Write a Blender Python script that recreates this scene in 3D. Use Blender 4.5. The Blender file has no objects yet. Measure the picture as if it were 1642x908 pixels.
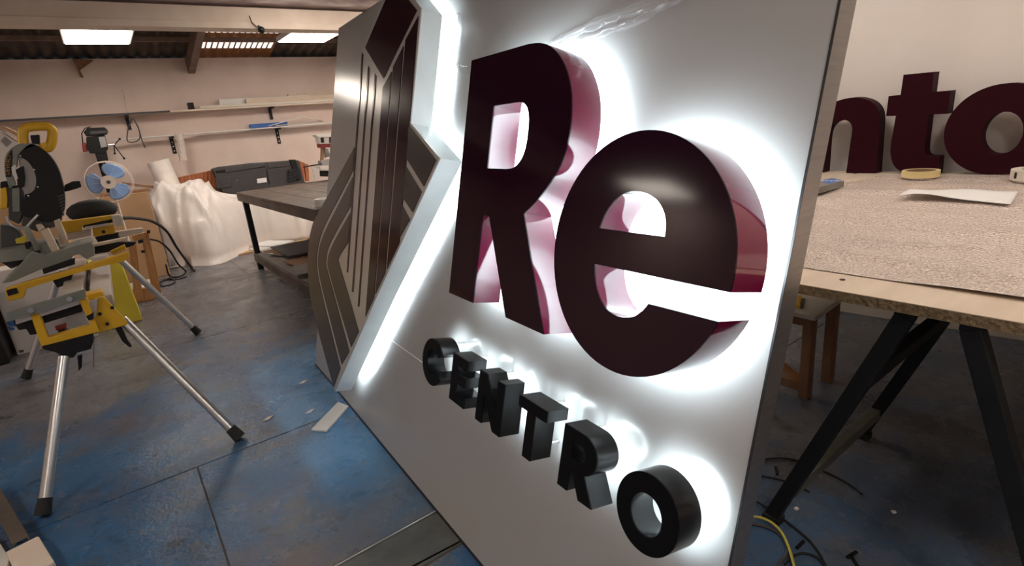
import bpy, bmesh, math, random
from mathutils import Vector, Matrix, geometry
random.seed(7)
SC = bpy.context.scene
COL = SC.collection
# ------------------------------------------------------------------ camera
YAW, PITCH, ROLL, FPX = 0.6201, 0.2902, -0.09622, 861.0
fwd = Vector((math.sin(YAW)*math.cos(PITCH), math.cos(YAW)*math.cos(PITCH), -math.sin(PITCH)))
rgt0 = Vector((math.cos(YAW), -math.sin(YAW), 0)); up0 = rgt0.cross(fwd)
rgt = rgt0*math.cos(ROLL) + up0*math.sin(ROLL)
upv = -rgt0*math.sin(ROLL) + up0*math.cos(ROLL)
CAM = Vector((0, 0, 1.45))
cd = bpy.data.cameras.new('camera'); cd.sensor_fit = 'HORIZONTAL'; cd.sensor_width = 36
cd.lens = FPX/1642*36; cd.clip_start = 0.02; cd.clip_end = 100
cam = bpy.data.objects.new('camera', cd); COL.objects.link(cam)
M = Matrix((rgt, upv, -fwd)).transposed().to_4x4(); M.translation = CAM
cam.matrix_world = M
SC.camera = cam
# ------------------------------------------------------------------ world, exposure, light levels
w = bpy.data.worlds.new('world'); SC.world = w; w.use_nodes = True
w.node_tree.nodes['Background'].inputs[0].default_value = (0.55, 0.65, 0.8, 1)
w.node_tree.nodes['Background'].inputs[1].default_value = 1.0
SC.view_settings.view_transform = 'Standard'; SC.view_settings.look = 'None'
SC.view_settings.exposure = 0.0; SC.view_settings.gamma = 1.0
SC.view_settings.use_curve_mapping = False
LAMP_W = 19.0            # ceiling panels
LED_RE, LED_CENTRO, LED_LOGO = 26.0, 23.0, 40.0

def ray(px, py): return fwd*FPX + rgt*(px-821) - upv*(py-454)
def AY(px, py, Y):
    d = ray(px, py); return CAM + d*((Y-CAM.y)/d.y)
def AX(px, py, X):
    d = ray(px, py); return CAM + d*((X-CAM.x)/d.x)
def AZ(px, py, Z=0.0):
    d = ray(px, py); return CAM + d*((Z-CAM.z)/d.z)
V = Vector
# ------------------------------------------------------------------ materials
MATS = {}
def mat(name, col, rough=.5, metal=0.0, col2=None, nscale=6.0, namt=.5, bump=0.0, bscale=60.0, coat=0.0,
        trans=0.0, ior=1.5, emit=None, estr=0.0, spec=.5, stretch=None, alpha=None, detail=6, vor=False):
    m = bpy.data.materials.new(name); m.use_nodes = True
    nt = m.node_tree; b = nt.nodes['Principled BSDF']
    b.inputs['Base Color'].default_value = (*col, 1); b.inputs['Roughness'].default_value = rough
    b.inputs['Metallic'].default_value = metal; b.inputs['Coat Weight'].default_value = coat
    b.inputs['Coat Roughness'].default_value = .05
    b.inputs['Transmission Weight'].default_value = trans
    b.inputs['Specular IOR Level'].default_value = spec
    b.inputs['IOR'].default_value = ior
    if alpha is not None: b.inputs['Alpha'].default_value = alpha
    if emit:
        b.inputs['Emission Color'].default_value = (*emit, 1); b.inputs['Emission Strength'].default_value = estr
    tc = nt.nodes.new('ShaderNodeTexCoord'); mp = nt.nodes.new('ShaderNodeMapping')
    nt.links.new(tc.outputs['Object'], mp.inputs[0])
    if stretch: mp.inputs['Scale'].default_value = stretch
    n = nt.nodes.new('ShaderNodeTexNoise'); n.inputs['Scale'].default_value = nscale; n.inputs['Detail'].default_value = detail
    nt.links.new(mp.outputs[0], n.inputs['Vector'])
    c2 = col2 or tuple(min(1, c*1.15+.004) for c in col)
    rp = nt.nodes.new('ShaderNodeValToRGB')
    rp.color_ramp.elements[0].position = .5-.35*namt; rp.color_ramp.elements[1].position = .5+.35*namt
    rp.color_ramp.elements[0].color = (*col, 1); rp.color_ramp.elements[1].color = (*c2, 1)
    nt.links.new(n.outputs[0], rp.inputs[0]); nt.links.new(rp.outputs[0], b.inputs['Base Color'])
    if bump:
        if vor:
            n2 = nt.nodes.new('ShaderNodeTexVoronoi'); n2.inputs['Scale'].default_value = bscale
        else:
            n2 = nt.nodes.new('ShaderNodeTexNoise'); n2.inputs['Scale'].default_value = bscale; n2.inputs['Detail'].default_value = 4
        nt.links.new(mp.outputs[0], n2.inputs['Vector'])
        bp = nt.nodes.new('ShaderNodeBump'); bp.inputs['Strength'].default_value = bump; bp.inputs['Distance'].default_value = .01
        nt.links.new(n2.outputs[0], bp.inputs['Height']); nt.links.new(bp.outputs[0], b.inputs['Normal'])
    MATS[name] = m
    return m
def emat(name, col, s):
    m = bpy.data.materials.new(name); m.use_nodes = True; nt = m.node_tree; nt.nodes.clear()
    e = nt.nodes.new('ShaderNodeEmission'); o = nt.nodes.new('ShaderNodeOutputMaterial')
    e.inputs[0].default_value = (*col, 1); e.inputs[1].default_value = s
    nt.links.new(e.outputs[0], o.inputs[0]); MATS[name] = m; return m

def floor_mat():
    m = bpy.data.materials.new('painted_floor'); m.use_nodes = True; nt = m.node_tree; b = nt.nodes['Principled BSDF']
    N = nt.nodes.new; L = nt.links.new
    ge = N('ShaderNodeNewGeometry'); P = ge.outputs['Position']
    def noise(s, d=6, dist=0.0, off=0):
        mp = N('ShaderNodeMapping'); mp.inputs['Location'].default_value = (off, off*1.7, 0); L(P, mp.inputs[0])
        n = N('ShaderNodeTexNoise'); n.inputs['Scale'].default_value = s; n.inputs['Detail'].default_value = d
        n.inputs['Distortion'].default_value = dist; n.inputs['Roughness'].default_value = .65; L(mp.outputs[0], n.inputs['Vector']); return n.outputs[0]
    def ramp(v, a, c):
        r = N('ShaderNodeMapRange'); r.inputs['From Min'].default_value = a; r.inputs['From Max'].default_value = c
        L(v, r.inputs['Value']); return r.outputs[0]
    def mix(f, c1, c2):
        x = N('ShaderNodeMix'); x.data_type = 'RGBA'
        L(f, x.inputs['Factor'])
        for s, c in ((x.inputs['A'], c1), (x.inputs['B'], c2)):
            if isinstance(c, tuple): s.default_value = (*c, 1)
            else: L(c, s)
        return x.outputs['Result']
    def math_(op, a, c):
        x = N('ShaderNodeMath'); x.operation = op; x.use_clamp = True
        for i, v in enumerate((a, c)):
            if isinstance(v, (int, float)): x.inputs[i].default_value = v
            else: L(v, x.inputs[i])
        return x.outputs[0]
    sep = N('ShaderNodeSeparateXYZ'); L(P, sep.inputs[0])
    blue = mix(ramp(noise(1.1), .35, .65), (.028, .100, .235), (.055, .155, .31))
    blue = mix(ramp(noise(3.5, 8, 0, 9), .5, .7), blue, (.07, .10, .13))
    grey = mix(ramp(noise(2.2, 8, .4, 3), .35, .65), (.115, .105, .105), (.20, .185, .185))
    pink = mix(ramp(noise(5, 8, 0, 5), .4, .7), (.17, .135, .135), (.10, .088, .09))
    # paint has worn off towards the back of the shop (y beyond the second joint) and in the aisle
    wear = math_('ADD', ramp(sep.outputs['Y'], 3.3, 5.6), math_('MULTIPLY', ramp(sep.outputs['X'], 1.0, 2.2), .75))
    wear = math_('ADD', wear, ramp(noise(.9, 8, .5, 21), .47, .62))
    wear = math_('SUBTRACT', wear, 0.12)
    c = mix(wear, blue, grey)
    # newer blue paint past a straight edge, brightened in colour for the sign's glow
    fresh_glow = math_('MULTIPLY', ramp(math_('ADD', sep.outputs['X'], 0.0), .40, .47), ramp(math_('SUBTRACT', 1.0, math_('MULTIPLY', sep.outputs['X'], .8)), -.1, .1))
    fresh_glow = math_('MULTIPLY', fresh_glow, math_('MULTIPLY', ramp(sep.outputs['Y'], 1.9, 2.3), ramp(math_('SUBTRACT', 1.0, math_('MULTIPLY', sep.outputs['Y'], .2)), .18, .30)))
    fresh_glow = math_('MULTIPLY', fresh_glow, ramp(noise(2.5, 8, .4, 55), .30, .52))
    c = mix(fresh_glow, c, (.10, .29, .56))
    pk = math_('MULTIPLY', ramp(noise(.75, 5, .3, 33), .56, .68), .6)
    c = mix(pk, c, pink)
    fine = ramp(noise(28, 6, .8, 2), .56, .70)
    c = mix(math_('MULTIPLY', fine, .6), c, (.19, .20, .215))
    fine2 = ramp(noise(60, 4, .5, 8), .60, .72)
    c = mix(math_('MULTIPLY', fine2, .6), c, (.04, .04, .045))
    dark = math_('MULTIPLY', ramp(noise(4.3, 8, .6, 40), .60, .68), .75)
    c = mix(dark, c, (.025, .024, .026))
    L(c, b.inputs['Base Color'])
    rr = N('ShaderNodeMapRange'); rr.inputs['To Min'].default_value = .13; rr.inputs['To Max'].default_value = .42
    rr.inputs['From Min'].default_value = .35; rr.inputs['From Max'].default_value = .65
    L(noise(3, 8, 0, 12), rr.inputs['Value']); L(rr.outputs[0], b.inputs['Roughness'])
    bp = N('ShaderNodeBump'); bp.inputs['Strength'].default_value = .35; bp.inputs['Distance'].default_value = .01
    L(noise(35, 6), bp.inputs['Height']); L(bp.outputs[0], b.inputs['Normal'])
    MATS['floor'] = m; return m

floor_mat()
mat('joint', (.07, .052, .04), .9, col2=(.15, .115, .09), nscale=12)
mat('strip', (.075, .085, .085), .55, col2=(.13, .135, .13), nscale=9, bump=.4, bscale=30)
mat('plaster', (.68, .545, .485), .85, col2=(.76, .63, .565), nscale=2.2, bump=.15, bscale=14)
mat('plaster_right', (.78, .71, .67), .8, col2=(.83, .77, .73), nscale=1.6, bump=.1, bscale=10)
mat('cream_paint', (.70, .58, .48), .6, col2=(.78, .66, .56), nscale=5)
mat('rough_timber', (.30, .22, .22), .9, col2=(.60, .50, .48), nscale=9, bump=.6, bscale=25, stretch=(.4, 2, 2))
mat('roof_sheet', (.085, .062, .048), .8, col2=(.15, .115, .09), nscale=5)
mat('rafter', (.17, .11, .085), .75, col2=(.26, .18, .14), nscale=8)
mat('skylight_sheet', (.40, .22, .11), .6, col2=(.30, .15, .08), nscale=20)
nt_ = MATS['skylight_sheet'].node_tree; tr_ = nt_.nodes.new('ShaderNodeBsdfTranslucent'); tr_.inputs[0].default_value = (.50, .26, .11, 1)
mx_ = nt_.nodes.new('ShaderNodeMixShader'); mx_.inputs[0].default_value = .5
nt_.links.new(nt_.nodes['Principled BSDF'].outputs[0], mx_.inputs[1]); nt_.links.new(tr_.outputs[0], mx_.inputs[2]); nt_.links.new(mx_.outputs[0], nt_.nodes['Material Output'].inputs[0])
mat('panel_white', (.42, .415, .41), .2, col2=(.44, .435, .43), nscale=1, spec=.5)
mat('brushed_steel', (.36, .345, .33), .30, .9, col2=(.42, .40, .385), nscale=10, stretch=(1, 1, 12))
mat('black_edge', (.012, .012, .014), .4)
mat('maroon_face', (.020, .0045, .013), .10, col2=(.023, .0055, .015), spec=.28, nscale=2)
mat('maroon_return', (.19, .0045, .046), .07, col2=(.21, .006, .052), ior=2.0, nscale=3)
mat('black_letter', (.006, .006, .007), .24, col2=(.009, .009, .010), ior=1.5, nscale=4)
mat('black_face', (.005, .005, .006), .3, col2=(.007, .007, .008), spec=.1)
mat('silver_face', (.60, .57, .54), .22, .25, col2=(.64, .61, .58), nscale=3)
mat('logo_return', (.82, .84, .84), .3)
nt_ = MATS['logo_return'].node_tree; tr_ = nt_.nodes.new('ShaderNodeBsdfTranslucent'); tr_.inputs[0].default_value = (.82, .85, .86, 1)
mx_ = nt_.nodes.new('ShaderNodeMixShader'); mx_.inputs[0].default_value = .14
nt_.links.new(nt_.nodes['Principled BSDF'].outputs[0], mx_.inputs[1]); nt_.links.new(tr_.outputs[0], mx_.inputs[2]); nt_.links.new(mx_.outputs[0], nt_.nodes['Material Output'].inputs[0])
mat('maroon_vinyl', (.026, .006, .012), .16, col2=(.03, .007, .014), nscale=2)
mat('grey_vinyl', (.060, .053, .053), .26, .15, col2=(.08, .072, .071), nscale=2, stretch=(1, 1, 8))
mat('film', (.9, .9, .92), .12, trans=.75, alpha=.45)
mat('maroon_wood', (.024, .0022, .006), .55, col2=(.028, .003, .008), spec=.1, nscale=3)
mat('board_top', (.62, .50, .39), .55, col2=(.70, .58, .46), nscale=3, stretch=(1, 6, 1))
mat('chipboard', (.11, .075, .04), .9, col2=(.34, .25, .14), nscale=90, namt=.8, bump=.8, bscale=90)
mat('foam_wrap', (.58, .43, .36), .16, col2=(1.0, .88, .80), nscale=150, namt=.45, detail=3, bump=1.0, bscale=95, vor=True, spec=1.0)  # pale specks in the colour stand in for sparkle glints
mat('dark_steel', (.012, .013, .015), .5, .2, col2=(.017, .018, .020), spec=.3)
mat('olive_steel', (.12, .12, .095), .5, .3, col2=(.16, .16, .13))
mat('wood_orange', (.33, .15, .05), .55, col2=(.46, .23, .09), nscale=5, stretch=(8, 8, 1), bump=.1)
mat('wood_brown', (.22, .11, .06), .6, col2=(.30, .16, .09), nscale=6, stretch=(1, 8, 1))
mat('wood_pale', (.62, .50, .38), .6, col2=(.70, .58, .46), nscale=6, stretch=(1, 6, 6))
mat('cream_board', (.66, .60, .52), .6, col2=(.72, .66, .58), nscale=3)
mat('white_paint', (.72, .70, .67), .5, col2=(.76, .74, .71), nscale=3)
mat('batten_white', (.90, .90, .88), .4, col2=(.93, .93, .91))
mat('paper', (.78, .76, .75), .7, col2=(.82, .80, .79), nscale=5)
mat('paper_pink', (.70, .58, .56), .7, col2=(.78, .70, .68), nscale=3)
mat('tape_yellow', (.70, .56, .26), .5, col2=(.76, .62, .32))
mat('tape_core', (.22, .14, .08), .8)
mat('yellow', (.72, .40, .015), .38, col2=(.80, .46, .02), nscale=4)
mat('yellow_dull', (.62, .49, .035), .5, col2=(.68, .54, .05), nscale=4)
mat('black_plastic', (.010, .010, .011), .45, col2=(.014, .014, .015), spec=.28)
mat('black_rubber', (.01, .01, .011), .75)
mat('aluminium', (.56, .56, .56), .3, .85, col2=(.62, .62, .62), nscale=12)
mat('pale_aluminium', (.60, .55, .51), .35, .5, col2=(.66, .61, .57))
mat('grey_casting', (.20, .21, .185), .5, .2, col2=(.25, .26, .23))
mat('chrome', (.7, .7, .7), .15, 1.0)
mat('blade_grey', (.34, .33, .32), .35, .6)
mat('dark_case', (.048, .044, .046), .45, col2=(.06, .056, .058))
mat('cardboard', (.42, .25, .13), .8, col2=(.48, .30, .17), nscale=4)
mat('carton_white', (.64, .59, .56), .6, col2=(.68, .63, .60))
mat('white_roll', (.80, .74, .69), .6)
mat('sheet_plastic', (.86, .79, .75), .3, col2=(.94, .88, .84), nscale=4, bump=.6, bscale=9, alpha=.9)
mat('blue_fan', (.20, .34, .64), .35, col2=(.24, .39, .70))
mat('fan_white', (.66, .58, .52), .45)
mat('clear_guard', (.62, .55, .48), .3, trans=.5)
mat('red', (.22, .022, .02), .5)
mat('blue_print', (.04, .13, .42), .5)
mat('orange_panel', (.36, .10, .035), .5, col2=(.48, .16, .06), nscale=6, stretch=(12, 1, 1))
mat('bench_top', (.055, .04, .034), .55, col2=(.13, .095, .078), nscale=4, stretch=(3, 1, 1))
mat('grey_board', (.20, .18, .17), .6, col2=(.26, .24, .22))
mat('bubble_roll', (.66, .58, .52), .2, bump=.9, bscale=60, vor=True)
mat('rust', (.16, .07, .04), .8, col2=(.3, .15, .08), nscale=20)
mat('wire_yellow', (.55, .48, .08), .5)
mat('worn_steel', (.13, .12, .11), .5, .6, col2=(.2, .16, .13), nscale=9)
mat('rust_letters', (.42, .22, .05), .5)
mat('dark_grey', (.06, .06, .062), .6)
mat('seam_white', (.85, .85, .84), .4)
emat('lamp_diffuser', (1.0, .88, .76), LAMP_W)
emat('led_re', (.79, .94, 1.0), LED_RE)
emat('led_centro', (.79, .94, 1.0), LED_CENTRO)
emat('led_logo', (.79, .94, 1.0), LED_LOGO)
emat('daylight_gap', (1.0, .93, .85), 1.3)

# ------------------------------------------------------------------ builders
OFF = {}
def tag(o, label, cat, group=None, kind=None):
    if label: o['label'] = label
    if cat: o['category'] = cat
    if group: o['group'] = group
    if kind: o['kind'] = kind
    return o
def thing(name, label, cat, loc=(0, 0, 0), group=None, kind=None):
    o = bpy.data.objects.new(name, None); o.empty_display_size = .1; COL.objects.link(o)
    o.location = loc; OFF[o.name] = V(loc); return tag(o, label, cat, group, kind)
def area2(l):
    return sum(l[i][0]*l[(i+1) % len(l)][1]-l[(i+1) % len(l)][0]*l[i][1] for i in range(len(l)))/2
class MB:
    def __init__(s): s.v = []; s.f = []
    def add(s, vs, fs):
        k = len(s.v); s.v += [V(p) for p in vs]; s.f += [tuple(k+i for i in f) for f in fs]; return s
    def box(s, a, b):
        x0, y0, z0 = [min(a[i], b[i]) for i in range(3)]; x1, y1, z1 = [max(a[i], b[i]) for i in range(3)]
        return s.add([(x0,y0,z0),(x1,y0,z0),(x1,y1,z0),(x0,y1,z0),(x0,y0,z1),(x1,y0,z1),(x1,y1,z1),(x0,y1,z1)],
                     [(0,3,2,1),(4,5,6,7),(0,1,5,4),(1,2,6,5),(2,3,7,6),(3,0,4,7)])
    def rbox(s, c, size, rz=0, rx=0, ry=0):
        R = Matrix.Rotation(rz, 3, 'Z') @ Matrix.Rotation(ry, 3, 'Y') @ Matrix.Rotation(rx, 3, 'X'); c = V(c)
        h = [q/2 for q in size]
        vs = [c + R @ V((sx*h[0], sy*h[1], sz*h[2])) for sz in (-1, 1) for sx, sy in ((-1,-1),(1,-1),(1,1),(-1,1))]
        return s.add(vs, [(0,3,2,1),(4,5,6,7),(0,1,5,4),(1,2,6,5),(2,3,7,6),(3,0,4,7)])
    def beam(s, p, q, w, h, up=(0, 0, 1)):
        p, q = V(p), V(q); d = (q-p).normalized(); a = d.cross(V(up))
        if a.length < 1e-4: a = d.cross(V((1, 0, 0)))
        a.normalize(); b = a.cross(d); vs = []
        for e in (p, q):
            for sx, sy in ((-1,-1),(1,-1),(1,1),(-1,1)): vs.append(e + a*sx*w/2 + b*sy*h/2)
        return s.add(vs, [(0,3,2,1),(4,5,6,7),(0,1,5,4),(1,2,6,5),(2,3,7,6),(3,0,4,7)])
    def cyl(s, p, q, r, r2=None, n=20, cap=True):
        p, q = V(p), V(q); r2 = r if r2 is None else r2; d = (q-p).normalized()
        a = d.orthogonal().normalized(); b = d.cross(a); vs = []
        for e, rr in ((p, r), (q, r2)):
            for i in range(n):
                t = 2*math.pi*i/n; vs.append(e + (a*math.cos(t)+b*math.sin(t))*rr)
        fs = [(i, (i+1) % n, n+(i+1) % n, n+i) for i in range(n)]
        if cap: fs += [tuple(range(n-1, -1, -1)), tuple(range(n, 2*n))]
        return s.add(vs, fs)
    def pipe(s, p, q, ro, ri, n=28):
        p, q = V(p), V(q); d = (q-p).normalized(); a = d.orthogonal().normalized(); b = d.cross(a); vs = []
        for e, rr in ((p, ro), (q, ro), (q, ri), (p, ri)):
            for i in range(n):
                t = 2*math.pi*i/n; vs.append(e + (a*math.cos(t)+b*math.sin(t))*rr)
        fs = [(k*n+i, k*n+(i+1) % n, ((k+1) % 4)*n+(i+1) % n, ((k+1) % 4)*n+i) for k in range(4) for i in range(n)]
        return s.add(vs, fs)
    def tube(s, pts, r, n=8, closed=False):
        pts = [V(p) for p in pts]; m = len(pts); vs = []; prev = None
        for i, p in enumerate(pts):
            if closed: d = pts[(i+1) % m]-pts[i-1]
            else: d = pts[min(i+1, m-1)]-pts[max(i-1, 0)]
            d.normalize()
            a = d.orthogonal().normalized() if prev is None else (prev - d*prev.dot(d)).normalized()
            prev = a; b = d.cross(a)
            for k in range(n):
                t = 2*math.pi*k/n; vs.append(p + (a*math.cos(t)+b*math.sin(t))*r)
        fs = [(i*n+k, i*n+(k+1) % n, ((i+1) % m)*n+(k+1) % n, ((i+1) % m)*n+k) for i in range(m if closed else m-1) for k in range(n)]
        if not closed: fs += [tuple(range(n-1, -1, -1)), tuple(range((m-1)*n, m*n))]
        return s.add(vs, fs)
    def prism(s, loops, vec):
        """loops: list of 3d loops (outer, holes...) in one plane, extruded by vec"""
        if not isinstance(loops[0][0], (list, tuple, Vector)): loops = [loops]
        vec = V(vec); loops = [[V(p) for p in l] for l in loops]; flat = [p for l in loops for p in l]; n = len(flat)
        tris = geometry.tessellate_polygon(loops)
        fs = [tuple(t) for t in tris] + [tuple(n+i for i in reversed(t)) for t in tris]
        k = 0
        for l in loops:
            m = len(l)
            fs += [(k+i, k+(i+1) % m, n+k+(i+1) % m, n+k+i) for i in range(m)]
            k += m
        return s.add(flat + [p+vec for p in flat], fs)
    def ball(s, c, r, n=14, m=8):
        c = V(c); r = (r, r, r) if isinstance(r, (int, float)) else r; vs = [c+V((0, 0, -r[2]))]
        for j in range(1, m):
            ph = -math.pi/2+math.pi*j/m
            for i in range(n):
                t = 2*math.pi*i/n; vs.append(c+V((r[0]*math.cos(ph)*math.cos(t), r[1]*math.cos(ph)*math.sin(t), r[2]*math.sin(ph))))
        vs.append(c+V((0, 0, r[2]))); fs = []
        for i in range(n):
            fs.append((0, 1+(i+1) % n, 1+i)); fs.append((len(vs)-1, 1+(m-2)*n+i, 1+(m-2)*n+(i+1) % n))
            for j in range(m-2): fs.append((1+j*n+i, 1+j*n+(i+1) % n, 1+(j+1)*n+(i+1) % n, 1+(j+1)*n+i))
        return s.add(vs, fs)
    def grid(s, fn, nu, nv):
        vs = [fn(i/nu, j/nv) for j in range(nv+1) for i in range(nu+1)]
        return s.add(vs, [(j*(nu+1)+i, j*(nu+1)+i+1, (j+1)*(nu+1)+i+1, (j+1)*(nu+1)+i) for j in range(nv) for i in range(nu)])
    def build(s, name, m, parent=None, smooth=35, bevel=0, solid=0, fix=True):
        if parent is not None: off = OFF[parent.name]
        else:
            lo = [min(p[i] for p in s.v) for i in range(3)]; hi = [max(p[i] for p in s.v) for i in range(3)]
            off = V(((lo[0]+hi[0])/2, (lo[1]+hi[1])/2, lo[2]))
        me = bpy.data.meshes.new(name); me.from_pydata([tuple(p-off) for p in s.v], [], s.f)
        if fix:
            bm = bmesh.new(); bm.from_mesh(me); bmesh.ops.recalc_face_normals(bm, faces=bm.faces); bm.to_mesh(me); bm.free()
        me.materials.append(MATS[m]); o = bpy.data.objects.new(name, me); COL.objects.link(o)
        if smooth:
            me.polygons.foreach_set('use_smooth', [True]*len(me.polygons)); me.set_sharp_from_angle(angle=math.radians(smooth))
        if solid:
            q = o.modifiers.new('solid', 'SOLIDIFY'); q.thickness = solid
        if bevel:
            q = o.modifiers.new('bevel', 'BEVEL'); q.width = bevel; q.segments = 2; q.limit_method = 'ANGLE'
        if parent is not None: o.parent = parent; OFF[o.name] = off
        else: o.location = off; OFF[o.name] = off
        return o
def B(): return MB()
def copy_tree(o, loc, label=None):
    c = o.copy(); COL.objects.link(c); c.location = loc
    if label: c['label'] = label
    for ch in list(o.children):
        d = ch.copy(); COL.objects.link(d); d.parent = c
        for g in list(ch.children):
            e = g.copy(); COL.objects.link(e); e.parent = d
    return c
def text_part(name, s, m, parent, origin, xdir, ydir, size, depth=.001):
    cu = bpy.data.curves.new(name, 'FONT'); cu.body = s; cu.size = size; cu.extrude = depth; cu.align_x = 'CENTER'; cu.align_y = 'CENTER'
    tmp = bpy.data.objects.new('t', cu); COL.objects.link(tmp); dg = bpy.context.evaluated_depsgraph_get()
    me = bpy.data.meshes.new_from_object(tmp.evaluated_get(dg)); bpy.data.objects.remove(tmp)
    X = V(xdir).normalized(); Y = V(ydir); Y = (Y-X*Y.dot(X)).normalized(); Z = X.cross(Y); off = OFF[parent.name]
    for v in me.vertices: v.co = V(origin)+X*v.co.x+Y*v.co.y+Z*v.co.z-off
    me.materials.clear(); me.materials.append(MATS[m]); me.name = name
    o = bpy.data.objects.new(name, me); COL.objects.link(o); o.parent = parent; OFF[o.name] = off; return o
def catmull(pts, n=5, closed=False):
    out = []; m = len(pts)
    for i in range(m if closed else m-1):
        p0, p1, p2, p3 = [V(pts[(i+k) % m] if closed else pts[min(max(i+k, 0), m-1)]) for k in (-1, 0, 1, 2)]
        for k in range(n):
            t = k/n
            out.append(.5*((2*p1)+(p2-p0)*t+(2*p0-5*p1+4*p2-p3)*t*t+(3*p1-p0-3*p2+p3)*t**3))
    if not closed: out.append(V(pts[-1]))
    return out
def arc(cx, cy, rx, ry, a0, a1, n=20):
    return [(cx+rx*math.cos(math.radians(a0+(a1-a0)*i/n)), cy+ry*math.sin(math.radians(a0+(a1-a0)*i/n))) for i in range(n+1)]

# ================================================================== SETTING
WY, WX, XL, YF = 9.2, 4.22, -3.6, -3.2      # back wall, right wall, left wall, wall behind the camera
EAVE, SLOPE, RIDGE = 2.71, .21, 3.0
def roofz(y): return EAVE+SLOPE*(WY-y) if y > RIDGE else EAVE+SLOPE*(WY-RIDGE)-SLOPE*(RIDGE-y)
fl = B().box((XL-.2, YF-.2, -.12), (WX+.2, WY+.2, -.005)).build('floor', 'joint', smooth=0)
tag(fl, None, None, kind='structure')
rows = [(YF-.2, -.6, [.9]), (-.6, 1.465, [.02]), (1.695, 2.777, [.02]), (2.781, 4.854, [2.0]), (4.86, 6.93, [-.4, 2.9]), (6.94, WY+.2, [1.1])]
for y0, y1, xs in rows:
    e = [XL-.2]+xs+[WX+.2]
    for i in range(len(e)-1):
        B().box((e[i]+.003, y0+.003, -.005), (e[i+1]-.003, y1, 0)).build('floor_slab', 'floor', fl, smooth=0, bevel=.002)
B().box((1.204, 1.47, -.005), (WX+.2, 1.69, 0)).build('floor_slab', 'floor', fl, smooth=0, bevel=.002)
B().box((XL-.2, 1.475, -.005), (1.2, 1.684, -.001)).build('trench_cover', 'strip', fl, smooth=0, bevel=.004)
B().box((XL-.2, 1.685, -.005), (1.2, 1.693, .002)).build('edge_strip', 'aluminium', fl, smooth=0)
B().beam((.25, 1.52, -.003), (.9, 1.47, -.003), .008, .004).build('crack', 'joint', fl, smooth=0)

wb = B().box((XL-.2, WY, -.1), (WX+.2, WY+.2, EAVE+.02)).build('wall_back', 'plaster', smooth=0); tag(wb, None, None, kind='structure')
def gable(x, t):
    return B().prism([(x, YF-.2, -.1), (x, WY+.2, -.1), (x, WY+.2, roofz(WY)), (x, RIDGE, roofz(RIDGE)), (x, YF-.2, roofz(YF))], (t, 0, 0))
wr = gable(WX, .2).build('wall_right', 'plaster_right', smooth=0); tag(wr, None, None, kind='structure')
wl = gable(XL, -.2).build('wall_left', 'plaster', smooth=0); tag(wl, None, None, kind='structure')
wf = B().box((XL-.2, YF-.2, -.1), (WX+.2, YF, roofz(YF)+.05)).build('wall_front', 'plaster', smooth=0); tag(wf, None, None, kind='structure')
# corrugated roof
def corr(x0, x1, y0, y1, mb, pitch=.146, amp=.022):
    nu = int((x1-x0)/pitch*8); ys = [y0, y1]
    if y0 < RIDGE < y1: ys = [y0, RIDGE, y1]
    def fn(u, v):
        x = x0+(x1-x0)*u; y = ys[round(v*(len(ys)-1))]
        return V((x, y, roofz(y)+.07+amp*math.sin(2*math.pi*x/pitch)))
    mb.grid(fn, nu, len(ys)-1)
SX0, SX1, SY0 = 1.45, 2.48, 8.0
rf = B(); corr(XL-.2, SX0, YF-.2, WY+.2, rf); corr(SX1, WX+.2, YF-.2, WY+.2, rf); corr(SX0, SX1, YF-.2, SY0, rf)
ce = rf.build('ceiling', 'roof_sheet', smooth=60, solid=.006, fix=False); tag(ce, None, None, kind='structure')
for k, y in enumerate((8.55, 7.9, 7.2, 4.6, 1.5)):
    p = B().box((XL, y-.022, roofz(y)-.01), (WX, y+.022, roofz(y)+.045)).build('purlin', 'rafter', ce, smooth=0)
# roof light between the rafters
sk = B(); corr(SX0, SX1, SY0, WY+.2, sk, amp=.02)
wi = sk.build('window_1', 'skylight_sheet', smooth=60, solid=.004, fix=False); tag(wi, None, None, kind='structure')
for (yy, hh) in ((8.76, .11), (8.25, .10)):
    for i in range(13):
        x = SX0+.04+i*.073
        B().prism([(x, yy-hh, roofz(yy-hh)+.03), (x+.048, yy-hh, roofz(yy-hh)+.03), (x+.048, yy+hh, roofz(yy+hh)+.03), (x, yy+hh, roofz(yy+hh)+.03)], (0, 0, .006)).build('pane', 'daylight_gap', wi, smooth=0)
# rafters and the cream cross beam
for i, x in enumerate((-2.2, 1.36, 2.42+1.2)):
    r = B().beam((x, WY+.02, roofz(WY)-.10), (x, RIDGE, roofz(RIDGE)-.10), .09, .18)
    o = r.build('trim_%d' % (i+3), 'rafter', smooth=0, bevel=.004); tag(o, None, None, kind='structure')
bm1 = B().box((XL-.05, 6.2, 2.64), (WX+.05, 6.34, 2.775)).box((XL-.05, 6.17, 2.575), (WX+.05, 6.38, 2.64)).build('trim_1', 'cream_paint', smooth=0, bevel=.006)
tag(bm1, None, None, kind='structure')
bm2 = B().box((XL-.05, 6.12, 2.80), (WX+.05, 6.40, 3.05)).build('trim_2', 'rough_timber', smooth=0, bevel=.01)
tag(bm2, None, None, kind='structure')

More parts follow.
